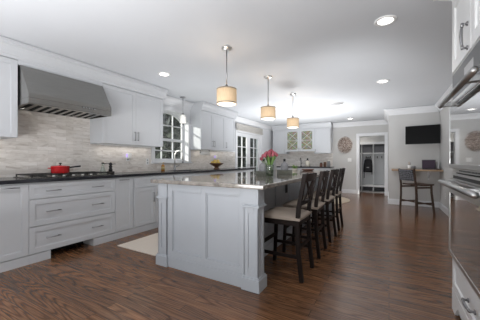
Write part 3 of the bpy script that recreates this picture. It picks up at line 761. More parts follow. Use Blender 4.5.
def downlight(x, y, label, power=9, r=.095):
    t = thing('ceiling_light', label, 'ceiling light', (x, y, CE-.012), group='recessed ceiling lights')
    mb().lathe([(r, .0114), (r, .006), (r-.012, 0), (r-.03, .003), (r-.03, .0114), (r, .0114)], seg=28).build('trim_ring', 'white', t)
    mb().lathe([(0, .005), (r-.031, .005), (r-.031, .0105), (0, .0105)], seg=24).build('lens', 'lens', t)
    o = lamp('downlight_lamp', 'SPOT', (x, y, CE-.02), power, (1, .95, .88), spot_size=2.3, spot_blend=.8, shadow_soft_size=.06); return t
downlight(-.03, 2.78, 'large recessed ceiling light above the floor between island and ovens', 22)
downlight(-.09, 4.87, 'recessed ceiling light halfway along the walkway beside the island', 30)
downlight(-2.97, 2.79, 'recessed ceiling light in front of the range hood side cabinets', 12)
downlight(-1.05, 6.74, 'recessed ceiling light right beside the round ceiling speaker', 34)
downlight(-1.05, 8.64, 'recessed ceiling light in front of the mudroom doorway', 34)
t = thing('ceiling_speaker', 'flush round grey ceiling speaker beyond the island', 'speaker', (-1.04, 6.22, CE-.008))
mb().lathe([(.15, .0075), (.148, 0), (.136, -.001), (.136, .0075), (.15, .0075)], seg=32).build('rim', 'white', t)
mb().lathe([(0, .001), (.135, .001), (.135, .006), (0, .006)], seg=28).build('grille', 'grey_label', t)
t = thing('smoke_detector', 'small white round detector on ceiling near far left corner', 'smoke detector', (-3.30, 7.7, CE-.03))
mb().lathe([(0, 0), (.05, 0), (.062, .012), (.065, .0295), (0, .0295)], seg=24).build('body', 'white', t)
mb().lathe([(0, -.004), (.014, -.004), (.015, .0), (0, .0)], seg=12).build('button', 'grey_label', t)

# ------------------------------------------------------------------ far wall kitchenette
KB = 9.09; FB = Face('-y', KB)
t = thing('wall_cabinet', 'white far-wall cabinet run with leaded mosaic glass doors in middle', 'cabinet', (-2.79, 9.27, 1.37), world=True)
b = mb(); b.box(-3.84, -3.30, KB, BY-.0125, 1.375, 2.439); b.box(-3.30, -2.27, KB, BY-.0125, 1.50, 2.439); b.box(-2.27, -1.72, KB, BY-.0125, 1.375, 2.439); b.build('carcass', 'paint', t)
for u0, u1, z0, hu in ((-3.84, -3.34, 1.38, -3.37), (-2.26, -1.725, 1.38, -2.22)):
    o = shaker(FB, u0, u1, z0, 2.25, .055).build('door', 'paint', t, .0015); pull(FB, hu, z0+.09, .12, True, o)
for u0, u1, hu in ((-3.335, -2.80, -2.83), (-2.80, -2.265, -2.77)):
    b = mb(); s = .075
    z0, z1 = 1.455, 2.25
    FB.box(b, u0+.002, u0+s, 0, .02, z0, z1); FB.box(b, u1-s, u1-.002, 0, .02, z0, z1); FB.box(b, u0+s, u1-s, 0, .02, z1-.07, z1); FB.box(b, u0+s, u1-s, 0, .02, z0, z0+.07)
    o = b.build('door', 'paint', t, .0015)
    b = mb(); FB.box(b, u0+s-.004, u1-s+.004, .004, .008, z0+.066, z1-.066); b.build('glass_panel', 'leaded', o)
    b = mb(); a0, a1, c0, c1 = u0+s, u1-s, z0+.07, z1-.07; cm = (c0+c1)/2
    for p, q in (((a0, c0), (a1, cm)), ((a1, c0), (a0, cm)), ((a0, cm), (a1, c1)), ((a1, cm), (a0, c1)), ((a0, cm), (a1, cm))):
        b.bar(FB.pt(p[0], .012, p[1]), FB.pt(q[0], .012, q[1]), .012, .008, (0, 1, 0))
    b.build('muntin', 'paint', o); pull(FB, hu, 1.52, .10, True, o)
crown('trim_14', '-y', KB-.02, -3.85, -1.69, UCR, m='paint')
struct('trim_15', mb().box(-3.84, -1.72, KB-.02, KB-.0005, 2.256, 2.4395), 'paint')
KF = 8.83; FK = Face('-y', KF)
lab = ['far base cabinet in the left corner by the french doors', 'far base cabinet below the mosaic glass doors', 'far base cabinet with white front nearest the wall basket']
for (x0, x1), la in zip(((-3.55, -2.85), (-2.85, -2.25), (-2.25, -1.69)), lab):
    t = thing('base_cabinet', 'white '+la, 'cabinet', ((x0+x1)/2, 9.1, 0), group='far wall base cabinets', world=True)
    b = mb(); b.box(x0+.0005, x1-.0005, KF, BY-.001, .095, .874); b.box(x0+.0005, x1-.0005, KF+.05, BY-.02, 0, .095); b.build('carcass', 'paint', t)
    o = shaker(FK, x0, x1, .70, .86, .045).build('drawer', 'paint', t, .0015); pull(FK, (x0+x1)/2, .78, .13, False, o)
    o = shaker(FK, x0, x1, .10, .695, .055).build('door', 'paint', t, .0015); pull(FK, x1-.05, .6, .13, True, o)
solo('countertop', mb().box(-3.57, -1.67, KF-.045, BY-.0005, .875, .915), 'black_stone', 'short dark worktop on the far wall below the mosaic cabinet', 'countertop', bev=.004)
# things on the far worktop
t = thing('faucet', 'small dark bar faucet on the far wall worktop', 'faucet', (-2.78, 9.2, .9155))
mb().lathe([(0, 0), (.025, 0), (.025, .02), (.014, .03), (.013, .2), (0, .2)], seg=14).build('base', 'dark_metal', t)
mb().tube([(0, 0, .15), (0, 0, .24)]+[(0, -.06+.06*math.cos(a), .24+.06*math.sin(a)) for a in [PI*k/6 for k in range(1, 7)]]+[(0, -.12, .2)], .010, 8).build('spout', 'dark_metal', t)
mb().tube([(0, 0, .1), (.06, 0, .13)], .007, 8).build('lever', 'dark_metal', t)
t = thing('canister', 'cream ceramic canister with black knob lid on far wall worktop', 'canister', (-2.52, 9.12, .9155))
mb().lathe([(0, 0), (.075, 0), (.085, .02), (.085, .15), (.06, .20), (.05, .215), (0, .215)], seg=20).build('body', 'ceramic', t)
mb().lathe([(0, .2155), (.052, .2155), (.05, .235), (.02, .245), (.028, .265), (.02, .29), (0, .295)], seg=16).build('lid', 'black', t)
for i, (x, y, h, m_, la) in enumerate(((-2.05, 9.15, .12, 'terracotta', 'short brown jar leftmost of the far-right worktop jars'), (-1.93, 9.2, .17, 'brown_wood', 'dark brown jar in the middle of the far-right worktop jars'), (-1.80, 9.17, .20, 'grey_ceramic', 'tall grey jar nearest the wall end of the far worktop'))):
    t = thing('jar', la, 'jar', (x, y, .9155), group='jars on the far worktop')
    mb().lathe([(0, 0), (.045, 0), (.05, .01), (.05, h-.03), (.04, h-.01), (0, h-.01)], seg=16).build('body', m_, t)
    mb().lathe([(0, h-.0095), (.043, h-.0095), (.043, h+.012), (.01, h+.016), (.01, h+.028), (0, h+.028)], seg=16).build('lid', 'ceramic' if i else 'dark_metal', t)
# round wire wall basket
t = thing('wall_basket', 'round woven wall basket left of the mudroom doorway', 'wall decor', (-1.31, BY-.002, 1.66))
def disc_weave():
    b = mb(); R = .23; rows = 9
    for k in range(rows):
        z = -R*1.12+2.24*R*(k+.5)/rows; hw_ = R*math.sqrt(max(0, 1-(z/(R*1.2))**2))
        pts = [(-hw_+2*hw_*j/14, -.035-.018*math.cos(j*PI+k*PI), z) for j in range(15)]
        b.ribbon(pts, .016, .008, (0, 1, 0))
    for k in range(11):
        x = -R+2*R*(k+.5)/11; hz = R*1.2*math.sqrt(max(0, 1-(x/R)**2))
        pts = [(x, -.035+.018*math.cos(j*PI+k*PI), -hz+2*hz*j/14) for j in range(15)]
        b.ribbon(pts, .013, .008, (0, 1, 0))
    return b
disc_weave().build('weave', 'basket', t)
mb().tube([(.23*math.cos(2*PI*k/32), -.03, .276*math.sin(2*PI*k/32)) for k in range(33)], .009, 8, False).build('rim', 'basket', t)
b = mb(); b.lathe([(0, 0), (.20, 0), (.20, .006), (0, .006)], seg=28); bmesh.ops.scale(b.b, verts=b.b.verts, vec=(1, 1.2, 1)); bmesh.ops.rotate(b.b, verts=b.b.verts, matrix=Matrix.Rotation(PI/2, 3, 'X'))
b.build('backing', 'basket', t)
# wall switch
t = thing('light_switch', 'white light switch plate between wall basket and mudroom doorway', 'switch', (-1.165, BY-.0005, 1.145))
b = mb(); b.box(-.06, .06, -.006, 0, -.058, .058); b.build('plate', 'white', t, .002)
b = mb(); b.box(-.04, -.01, -.009, -.006, -.03, .03); b.box(.01, .04, -.009, -.006, -.03, .03); b.build('rocker', 'white', t, .001)

# ------------------------------------------------------------------ mud room lockers and backpack
LF, LB = 10.12, MYB-.001
t = thing('locker_bench', 'grey built-in mudroom lockers with hooks and bench beyond doorway', 'lockers', (-.6, 10.35, 0), world=True)
xs = [-1.60, -1.22, -.85, -.483, -.11, .26]
b = mb(); b.box(xs[0], xs[-1], LB-.02, LB, 0, 1.76); b.box(xs[0], xs[-1], LF, LB-.02, 1.73, 1.78); b.box(xs[0]-.02, xs[-1]+.02, LF-.02, LF, 1.70, 1.78)
b.box(xs[0], xs[-1], LF, LB-.02, 1.37, 1.40); b.box(xs[0], xs[-1], LF, LB-.02, 0.0, .02)
for x in xs: b.box(x-.012, x+.012, LF, LB-.02, .02, 1.73)
b.build('frame', 'locker', t)
b = mb(); b.box(xs[0], xs[-1], LF-.03, LF, .20, .26); b.box(xs[0], xs[-1], LF, LB-.02, .22, .26); b.build('bench', 'locker', t, .003)
for i in range(5):
    xa, xb = xs[i]+.012, xs[i+1]-.012
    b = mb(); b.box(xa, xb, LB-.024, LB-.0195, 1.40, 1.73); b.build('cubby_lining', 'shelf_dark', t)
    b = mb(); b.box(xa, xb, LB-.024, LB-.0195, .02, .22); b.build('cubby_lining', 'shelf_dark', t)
    for q in (.3, .7):
        x = xa+(xb-xa)*q; b = mb(); b.box(x-.012, x+.012, LB-.03, LB-.02, 1.21, 1.29); b.tube([(x, LB-.03, 1.25), (x, LB-.075, 1.24), (x, LB-.09, 1.275)], .008, 8); b.tube([(x, LB-.03, 1.22), (x, LB-.06, 1.215), (x, LB-.07, 1.235)], .007, 8)
        b.build('hook', 'dark_metal', t)
# storage bins in the upper cubbies and under the bench
for i, la in ((1, 'dark bin in the leftmost visible upper locker cubby'), (2, 'dark bin in the middle upper locker cubby above backpack'), (3, 'dark bin in the right upper locker cubby')):
    xa, xb = xs[i]+.03, xs[i+1]-.03
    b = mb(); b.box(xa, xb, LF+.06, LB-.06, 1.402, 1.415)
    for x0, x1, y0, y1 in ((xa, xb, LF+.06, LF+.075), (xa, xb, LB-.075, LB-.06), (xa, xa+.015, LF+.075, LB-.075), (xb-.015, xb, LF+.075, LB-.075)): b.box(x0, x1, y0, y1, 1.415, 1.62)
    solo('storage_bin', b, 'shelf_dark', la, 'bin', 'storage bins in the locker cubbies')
t = thing('backpack', 'black backpack hanging from a locker hook in the mudroom', 'backpack', (-.66, 10.42, .70), world=True)
b = mb(); n = 12; rings = []
for k in range(n+1):
    q = k/n; z = .70+.48*q; wv = .155*(1-.28*q**2.5) if q < .97 else .08; d = .11*math.sin(PI*(.18+.68*(1-q)))**.6
    rings.append([b.b.verts.new((-.66+wv*math.copysign(abs(math.cos(a))**.55, math.cos(a)), 10.42+d*math.copysign(abs(math.sin(a))**.7, math.sin(a)), z)) for a in [2*PI*i/20 for i in range(20)]])
fs = [b.b.faces.new(rings[0][::-1]), b.b.faces.new(rings[-1])]
for A, B in zip(rings, rings[1:]):
    for i in range(20): f = b.b.faces.new((A[i], A[(i+1) % 20], B[(i+1) % 20], B[i])); f.smooth = True; fs.append(f)
bmesh.ops.recalc_face_normals(b.b, faces=fs); b.build('body', 'backpack', t)
b = mb(); b.box(-.76, -.56, 10.285, 10.36, .73, .92); b.build('front_pocket', 'backpack', t, .03)
b = mb(); b.box(-.70, -.62, 10.281, 10.286, .86, .89); b.build('patch', 'grey_label', t)
mb().tube([(-.69, 10.42, 1.16), (-.69, 10.45, 1.23), (-.66, 10.47, 1.262), (-.63, 10.45, 1.23), (-.63, 10.42, 1.16)], .010, 8).build('top_loop', 'backpack', t)
mb().ribbon([(-.775, 10.50, 1.05), (-.80, 10.44, .85), (-.785, 10.42, .6), (-.79, 10.42, .48)], .025, .006, (0, 1, 0)).build('strap', 'backpack', t)
mb().ribbon([(-.545, 10.50, 1.05), (-.52, 10.44, .9), (-.535, 10.42, .62)], .025, .006, (0, 1, 0)).build('strap', 'backpack', t)
downlight(-.95, 9.95, 'recessed light in the mudroom ceiling seen through the doorway', 45, .08)

# ------------------------------------------------------------------ TV, desk shelf, chair
t = thing('television', 'black flat television on grey wall above the desk shelf', 'television', (.685, TY-.21, 1.735), rz=-.13)
b = mb(); b.box(-.34, .34, -.02, .02, -.22, .22); b.build('body', 'black', t, .004)
b = mb(); b.box(-.33, .33, -.0215, -.0195, -.208, .213); b.build('screen', 'screen', t)
b = mb(); b.box(-.05, .05, .02, .045, -.06, .06); b.bar((0, .045, 0), (-.12, .11, 0), .03, .02, (0, 0, 1)); b.bar((-.12, .11, 0), (0.02, .165, 0), .03, .02, (0, 0, 1)); b.build('wall_bracket', 'black', t)
b = mb(); b.box(-.09, .11, .162, .1885, -.07, .07); b.build('wall_plate', 'black', t)
for o in t.children: pass
t = thing('desk_shelf', 'wooden wall-mounted desk shelf under the television', 'shelf', (.55, 7.38, .87), world=True)
b = mb(); b.box(.055, RX-.001, 7.14, TY-.001, .875, .912); b.build('shelf_board', 'desk_wood', t, .003)
for x in (.25, .82):
    b = mb(); b.box(x-.012, x+.012, TY-.013, TY-.001, .66, .8745); b.box(x-.012, x+.012, 7.24, TY-.013, .862, .8745); b.bar((x, 7.27, .866), (x, TY-.012, .69), .012, .012, (1, 0, 0)); b.build('bracket', 'trim', t)
t = thing('laptop', 'open dark laptop on the desk shelf below the television', 'laptop', (.80, 7.30, .9125), rz=-.06)
b = mb(); b.box(-.13, .13, -.10, .10, .002, .016); b.build('base', 'laptop', t, .003)
b = mb(); b.box(-.11, .11, -.05, .06, .016, .0175); b.build('keyboard', 'black', t)
b = mb(); b.box(-.13, .13, -.004, .004, 0, .215, Matrix.Translation((0, .10, .016)) @ Matrix.Rotation(-.25, 4, 'X')); sc_ = b.build('lid', 'laptop', t, .003)
b = mb(); b.box(-.12, .12, -.0055, -.0035, .012, .205, Matrix.Translation((0, .10, .016)) @ Matrix.Rotation(-.25, 4, 'X')); b.build('display', mat('laptop_display', (.05, .03, .05), .25), sc_)
for x, h, la in ((.43, .10, 'white pencil cup on the desk shelf left of the laptop'), (.52, .075, 'grey cup between pencil cup and laptop on the desk shelf')):
    t = thing('cup', la, 'cup', (x, 7.46, .9125)); mb().lathe([(0, 0), (.035, 0), (.038, h), (.034, h), (.031, .006), (0, .006)], seg=18).build('body', 'white' if h > .09 else 'grey_ceramic', t)
    if h > .09:
        for k, (dx, dy) in enumerate(((.012, 0), (-.012, .01), (.0, -.014))): mb().tube([(dx*.6, dy*.6, .008), (dx*1.6, dy*1.6, .16+.01*k)], .004, 6).build('pencil', 'desk_wood' if k else 'black', t)
t = thing('folder', 'small grey upright folder leaning at right end of the desk shelf', 'folder', (.985, 7.5, .9125))
b = mb(); b.box(-.012, .012, -.10, .10, 0, .17); b.build('cover', 'grey_label', t, .002)
b = mb(); b.box(-.007, .007, -.097, .102, .003, .167); b.build('pages', 'paper', t)
t = thing('cable_box', 'thin black box lying at the right end of the desk shelf', 'box', (.95, 7.27, .9125)); b = mb(); b.box(-.07, .07, -.06, .06, 0, .02); b.build('body', 'black', t, .003)
b = mb(); b.box(-.055, .055, -.0605, -.0595, .006, .013); b.build('front_panel', 'screen', t)

# wooden bar chair with woven back, seen from behind
def bar_chair():
    t = thing('bar_chair', 'brown wooden counter chair with woven grey back at the desk shelf', 'chair', (.50, 6.58, 0), rz=math.radians(38))
    # local +x forward; width along y
    for s in (-1, 1):
        b = mb(); b.ribbon([(-.20, s*.215, 0), (-.185, s*.205, .40), (-.19, s*.20, .62), (-.235, s*.20, .945)], .034, .030); b.build('leg', 'walnut', t, .004)
        b = mb(); b.ribbon([(.22, s*.215, 0), (.18, s*.19, .45), (.175, s*.188, .62)], .034, .030); b.build('leg', 'walnut', t, .004)
        b = mb(); b.bar((-.19, s*.207, .24), (.195, s*.20, .24), .028, .018); b.build('stretcher', 'walnut', t, .003)
        b = mb(); b.bar((-.188, s*.203, .56), (.178, s*.19, .56), .035, .02); b.build('seat_rail', 'walnut', t, .003)
    b = mb(); b.bar((.205, -.20, .20), (.205, .20, .20), .028, .02, (1, 0, 0)); b.build('footrest', 'walnut', t, .003)
    b = mb(); b.bar((-.19, -.2, .27), (-.19, .2, .27), .026, .02, (1, 0, 0)); b.build('stretcher', 'walnut', t, .003)
    b = mb(); n = 8; top = []; bot = []
    for i in range(n+1):
        u = -.17+.39*i/n; hw_ = .183+.03*i/n
        z = .635-.012*math.sin(PI*i/n); top.append((u, hw_, z))
    fs = []
    R1 = [[b.b.verts.new((u, h*v, z-.006*(1-v*v))) for v in (-1, -.5, 0, .5, 1)] for u, h, z in top]; R0 = [[b.b.verts.new((u, h*v, z-.03)) for v in (-1, -.5, 0, .5, 1)] for u, h, z in top]
    for R_ in (R1, R0):
        for i in range(n):
            for j in range(4): fs.append(b.b.faces.new((R_[i][j], R_[i+1][j], R_[i+1][j+1], R_[i][j+1])))
    for i in range(n):
        for j in (0, 4): fs.append(b.b.faces.new((R1[i][j], R1[i+1][j], R0[i+1][j], R0[i][j])))
    for i in (0, n):
        for j in range(4): fs.append(b.b.faces.new((R1[i][j], R1[i][j+1], R0[i][j+1], R0[i][j])))
    bmesh.ops.recalc_face_normals(b.b, faces=fs); b.build('seat', 'walnut', t, .004)
    b = mb()
    fs = []
    prev = None; n = 10
    for zz0, zz1 in ((.70, .935),):
        for k in range(n+1):
            y = -.185+.37*k/n; dx = -.022*(1-(y/.185)**2)
            cur = [b.b.verts.new((-.205-(z-.62)*.14+dx+o_, y, z)) for z, o_ in ((zz0, -.012), (zz0, .012), (zz1, .012), (zz1, -.012))]
            if prev:
                for i in range(4): fs.append(b.b.faces.new((prev[i], prev[(i+1) % 4], cur[(i+1) % 4], cur[i])))
            else: fs.append(b.b.faces.new(cur))
            prev = cur
        fs.append(b.b.faces.new(prev[::-1]))
    bmesh.ops.recalc_face_normals(b.b, faces=fs); b.build('backrest', 'woven', t, .004)
    return t
bar_chair()
t = thing('wall_outlet', 'white wall outlet low on right wall beyond the ovens', 'outlet', (RX-.0005, 6.9, .36))
b = mb(); b.box(-.006, 0, -.035, .035, -.058, .058); b.build('plate', 'white', t, .002); b = mb(); b.box(-.008, -.006, -.017, .017, .012, .04); b.box(-.008, -.006, -.017, .017, -.04, -.012); b.build('socket', 'grey_label', t)

# ------------------------------------------------------------------ oven tower on the right
OF = .43; FO = Face('-x', OF); oy0, oy1 = 1.45, 2.47; xb = RX-.001
t = thing('oven_cabinet', 'tall white cabinet on the right housing the two wall ovens', 'cabinet', (.73, 1.96, 0), world=True)
b = mb(); b.box(OF, xb, oy1-.02, oy1, .02, 2.43); b.box(OF, xb, oy0, oy0+.02, .02, 2.43); b.box(xb-.02, xb, oy0+.02, oy1-.02, .02, 2.43)
b.box(OF, xb-.02, oy0+.02, oy1-.02, .02, .395); b.box(OF, xb-.02, oy0+.02, oy1-.02, 1.755, 2.43)
b.box(OF, OF+.02, oy1-.03, oy1-.02, .395, 1.755); b.build('carcass', 'oven_paint', t)
# upper doors
OHF = Face('-x', OF)
o = shaker(FO, 1.957, oy1-.005, 1.765, 2.30, .075).build('door', 'oven_paint', t, .0015)
def arch_pull(F, u, z, l, parent, vertical=True, m='pull'):
    b = mb(); h = l/2; f = lambda a, w: F.pt(u, w, z+a) if vertical else F.pt(u+a, w, z)
    b.tube([f(-h*.85, .046), f(-h*.6, .050), f(0, .052), f(h*.6, .050), f(h*.85, .046)], [.006, .0075, .009, .0075, .006], 10)
    for s in (-1, 1):
        b.tube([f(s*h, .02), f(s*h, .026)], .014, 12); b.tube([f(s*h, .024), f(s*h, .046)], .007, 8)
        b.tube([f(s*h*1.1, .045), f(s*h*.76, .048)], .0085, 8)
    return b.build('pull', m, parent)
arch_pull(FO, 2.02, 1.866, .145, o)
o = shaker(FO, oy0+.005, 1.953, 1.765, 2.30, .075).build('door', 'oven_paint', t, .0015); arch_pull(FO, 1.52, 1.866, .145, o)
b = mb(); OCR = [(0, -.14), (.012, -.14), (.02, -.11), (.05, -.085), (.09, -.05), (.10, -.035), (.12, -.03), (.12, 0), (0, 0)]
FO_pts = [(OF-.02-d, 2.4395+z) for d, z in OCR]
A, B = [], []
for d, z in OCR: A.append(b.b.verts.new((OF-d, oy0, 2.4395+z))); B.append(b.b.verts.new((OF-d, oy1+d, 2.4395+z)))
Cc = [b.b.verts.new((RX-.11, oy1+d, 2.4395+z)) for d, z in OCR]
fs = [b.b.faces.new(A), b.b.faces.new(Cc[::-1])]
for P_, Q_ in ((A, B), (B, Cc)):
    for i in range(len(OCR)-1): fs.append(b.b.faces.new((P_[i], Q_[i], Q_[(i+1)], P_[(i+1)])))
bmesh.ops.recalc_face_normals(b.b, faces=fs); b.build('crown_molding', 'oven_paint', t)
# bottom drawer, valance base with bracket foot
o = shaker(FO, oy0+.005, oy1-.012, .165, .392, .05).build('drawer', 'oven_paint', t, .0015)
arch_pull(FO, 1.93, .28, .14, o, False)
b = mb()
b.prism([(oy1, .16), (oy1, 0), (oy1-.10, 0), (oy1-.13, .04), (oy1-.19, .085), (oy0+.19, .085), (oy0+.13, .04), (oy0+.10, 0), (oy0, 0), (oy0, .16)], OF-.02, OF, lambda p, q, a: (a, p, q))
b.build('bracket_foot', 'oven_paint', t, .002)
b = mb(); b.box(OF+.08, xb-.02, oy0+.02, oy1-.02, 0, .02); b.build('toe_board', 'black', t)

def oven(name, label, z0, z1, panel, hz, rail=.035):
    t = thing(name, label, 'oven', (OF+.25, 2.04, z0), group='stacked wall ovens', world=True)
    y0, y1 = 1.52, 2.438
    b = mb(); b.box(OF+.001, OF+.52, y0+.02, y1-.02, z0+.01, z1-.01); b.build('body', 'black', t)
    ft = z1
    if panel:
        ft = z1-panel; b = mb(); FO.box(b, y0, y1, 0, .022, ft+.004, z1); o = b.build('control_panel', 'oven_steel', t, .002)
        if panel > .1:
            b = mb(); FO.box(b, y0+.02, y1-.02, .022, .025, ft+.012, z1-.012); b.build('display', 'panel_glass', o)
            b = mb(); FO.box(b, 1.88, 2.08, .025, .0255, ft+.08, z1-.06); b.build('clock', 'grey_label', o)
        else:
            b = mb(); FO.box(b, y0+.03, y1-.03, .022, .023, ft+.014, z1-.016); b.build('vent_slot', 'black', o)
    # door: steel frame, glass
    b = mb(); s = .045; dz0, dz1 = z0+.03, ft
    FO.box(b, y0, y0+.075, .004, .045, dz0, dz1); FO.box(b, y1-.035, y1, .004, .045, dz0, dz1); FO.box(b, y0+.075, y1-.035, .004, .045, dz1-rail, dz1); FO.box(b, y0+.075, y1-.035, .004, .045, dz0, dz0+.028)
    d = b.build('door', 'oven_steel', t, .002)
    b = mb(); FO.box(b, y0+.073, y1-.033, .004, .042, dz0+.027, dz1-rail+.001); b.build('glass', 'oven_glass', d)
    b = mb(); zz = hz
    b.tube([FO.pt(y0+.01, .095, zz), FO.pt(y1-.01, .095, zz)], .0165, 12)
    for u in (1.70, y1-.06): b.bar(FO.pt(u, .045, zz), FO.pt(u, .095, zz), .03, .05, (0, 1, 0))
    b.build('handle', 'handle_steel', d)
    b = mb()
    FO.box(b, y0, y1, 0, .02, z0, z0+.026)
    v = b.build('vent_trim', 'oven_steel', t, .001)
    b = mb()
    for k in range(24): u = y0+.06+k*.028; FO.box(b, u, u+.02, .02, .0205, z0+.008, z0+.018)
    b.build('vent_slot', 'black', v)
    return t
oven('wall_oven', 'upper stainless wall oven with control panel and dark glass door', 1.03, 1.748, .215, 1.523)
oven('wall_oven', 'lower stainless wall oven with dark glass above the bottom drawer', .40, 1.022, .05, .955, .09)

# ------------------------------------------------------------------ cooktop and things on the black worktop
t = thing('gas_cooktop', 'black gas cooktop set on the worktop below the range hood', 'cooktop', (-3.64, 1.73, .9155), world=True)
z = .9155; cy0, cy1, cx0_, cx1_ = 1.27, 2.20, -3.87, -3.41
b = mb(); b.box(cx0_, cx1_, cy0, cy1, z, z+.008); b.build('glass_top', 'steel', t, .002)
for k in range(3):
    ya = cy0+.015+k*.303; yb = ya+.293; b = mb(); h0, h1 = z+.026, z+.040
    for x in (cx0_+.02, cx1_-.03): b.box(x, x+.012, ya, yb, h0, h1)
    for y in (ya, yb-.012): b.box(cx0_+.02, cx1_-.018, y, y+.012, h0, h1)
    for y in (ya+.09, ya+.19): b.box(cx0_+.02, cx1_-.018, y, y+.010, h0, h1)
    b.box((cx0_+cx1_)/2-.006, (cx0_+cx1_)/2+.006, ya, yb, h0, h1)
    for x in (cx0_+.02, cx1_-.03):
        for y in (ya, yb-.012): b.box(x, x+.012, y, y+.012, z+.008, h0)
    b.build('grate', 'iron', t)
    for x in (-3.75, -3.53):
        mb().lathe([(0, 0), (.04, 0), (.042, .008), (.03, .014), (0, .016)], (x, (ya+yb)/2, z+.0082), 16).build('burner', 'iron', t)
for k in range(5): mb().lathe([(0, 0), (.016, 0), (.014, .018), (0, .018)], (cx1_-.012-.004, 1.50+.11*k, z+.0082), 12).build('knob', 'chrome', t)
# red pot on the grate
pz = .9155+.0405
t = thing('red_pot', 'red enamelled saucepan standing on the cooktop grate', 'pot', (-3.62, 1.66, pz))
mb().lathe([(0, 0), (.092, 0), (.10, .01), (.102, .085), (.105, .088), (.098, .088), (.096, .012), (0, .008)], seg=28).build('body', 'red', t)
ld = mb().lathe([(0, .105), (.06, .100), (.095, .092), (.103, .0885), (.10, .086), (0, .094)], seg=28).build('lid', 'red', t)
mb().lathe([(0, .105), (.008, .105), (.008, .116), (.018, .122), (.016, .130), (0, .131)], seg=14).build('lid_knob', 'black', ld)
mb().tube([(.03, .095, .07), (.045, .15, .078), (.06, .215, .085)], [.010, .009, .012], 10).build('handle', 'black', t)
mb().tube([(-.02, -.10, .06), (-.03, -.125, .065), (.0, -.135, .065), (.03, -.125, .065), (.02, -.10, .06)], .006, 8).build('helper_handle', 'red', t)
# black tray objects right of the cooktop
t = thing('pepper_mill', 'black pepper mill on small dark stand right of cooktop', 'mill', (-3.62, 2.34, .9155))
mb().lathe([(0, 0), (.055, 0), (.055, .035), (.04, .04), (0, .04)], seg=18).build('stand', 'dark_metal', t)
mb().lathe([(0, .0405), (.026, .0405), (.028, .06), (.018, .09), (.026, .115), (.016, .125), (.024, .145), (.02, .165), (0, .175)], seg=18).build('body', 'black', t)
mb().tube([(0, 0, .14), (.01, .05, .15), (.012, .075, .148)], [.006, .005, .004], 8).build('crank', 'dark_metal', t)
t = thing('oil_cruet', 'clear glass oil cruet with dark cap beside pepper mill', 'cruet', (-3.66, 2.245, .9155))
mb().lathe([(0, .001), (.045, .001), (.046, .01), (.02, .10), (.013, .13), (.013, .15)], seg=18).build('body', 'vase_glass', t)
mb().lathe([(0, .15), (.02, .15), (.018, .172), (0, .174)], seg=14).build('cap', 'dark_metal', t)
mb().tube([(0, .012, .15), (0, .06, .162), (0, .10, .155)], [.007, .006, .005], 8).build('spout', 'dark_metal', t)
# outlets with plug-in night lights
def outlet(y, z, label, plug):
    t = thing('wall_outlet', label, 'outlet', (WX+.0125, y, z), group='outlets on the tile backsplash')
    b = mb(); b.box(0, .005, -.036, .036, -.058, .058); b.build('plate', 'white', t, .002)
    b = mb(); b.box(.005, .007, -.016, .016, .01, .04); b.box(.005, .007, -.016, .016, -.04, -.01); b.build('socket', 'grey_label', t)
    if plug:
        p = thing('night_light', plug, 'night light', (WX+.0125+.0075, y, z), group='plug-in night lights')
        b = mb(); b.box(0, .045, -.030, .045, -.015, .085); b.build('body', 'white', p, .008)
        b = mb(); b.box(.006, .04, -.042, -.0305, .01, .07); b.build('lens', 'purple', p, .004)
outlet(2.87, 1.165, 'backsplash outlet holding the plug-in right of the cooktop', 'white plug-in with purple glow on backsplash right of the cooktop')
outlet(3.29, 1.10, 'bare white outlet plate just left of the arched window', None)
outlet(5.46, 1.18, 'backsplash outlet holding the plug-in above the fruit bowl', 'white plug-in with purple glow on backsplash above the fruit bowl')
# soap bottle
t = thing('soap_bottle', 'amber soap bottle with gold band left of the sink faucet', 'bottle', (-3.80, 3.54, .9155))
mb().lathe([(0, 0), (.032, 0), (.034, .01), (.034, .105), (.02, .125), (.014, .13), (0, .13)], seg=18).build('body', 'amber', t)
mb().lathe([(.0345, .03), (.0348, .03), (.0348, .085), (.0345, .085)], seg=18).build('label_band', 'brass', t)
b = mb(); b.tube([(0, 0, .13), (0, 0, .165)], .007, 8); b.tube([(0, 0, .162), (.035, 0, .158)], .006, 8); b.build('pump', 'brass', t)
# fruit bowl
by_, bx_, bz_ = 5.02, -3.58, .9155
t = thing('fruit_bowl', 'brown wooden footed bowl of yellow fruit on the left worktop', 'bowl', (bx_, by_, bz_))
mb().lathe([(0, 0), (.075, 0), (.078, .01), (.05, .03), (.045, .055), (.09, .08), (.15, .115), (.175, .145), (.168, .147), (.14, .122), (.08, .092), (0, .084)], seg=32).build('body', 'brown_wood', t)
fr = None
spots = [(0, 0, .115), (.07, .01, .128), (-.065, .03, .128), (.02, -.075, .13), (.01, .08, .13), (.03, .015, .182), (-.03, -.03, .178), (-.085, -.055, .142), (.09, -.06, .147)]
pl = ['lowest in the middle of the bowl', 'on the right inner side', 'on the left inner side', 'at the front of the pile', 'at the rear of the pile', 'topmost on the right', 'topmost on the left', 'at the front left rim', 'at the front right rim']
for i, (dx, dy, dz) in enumerate(spots):
    if fr is None:
        fr = mb()._blob((0, 0, 0), .036, .036, .040, 14, 8).build('yellow_fruit', 'lemon'); o = fr
    else: o = fr.copy(); COL.objects.link(o)
    o.location = (bx_+dx, by_+dy, bz_+dz+.016); o.rotation_euler = (i*.7, i*.4, 0)
    tag(o, 'yellow fruit in the brown footed bowl, '+pl[i], 'fruit', 'yellow fruit in the footed bowl')
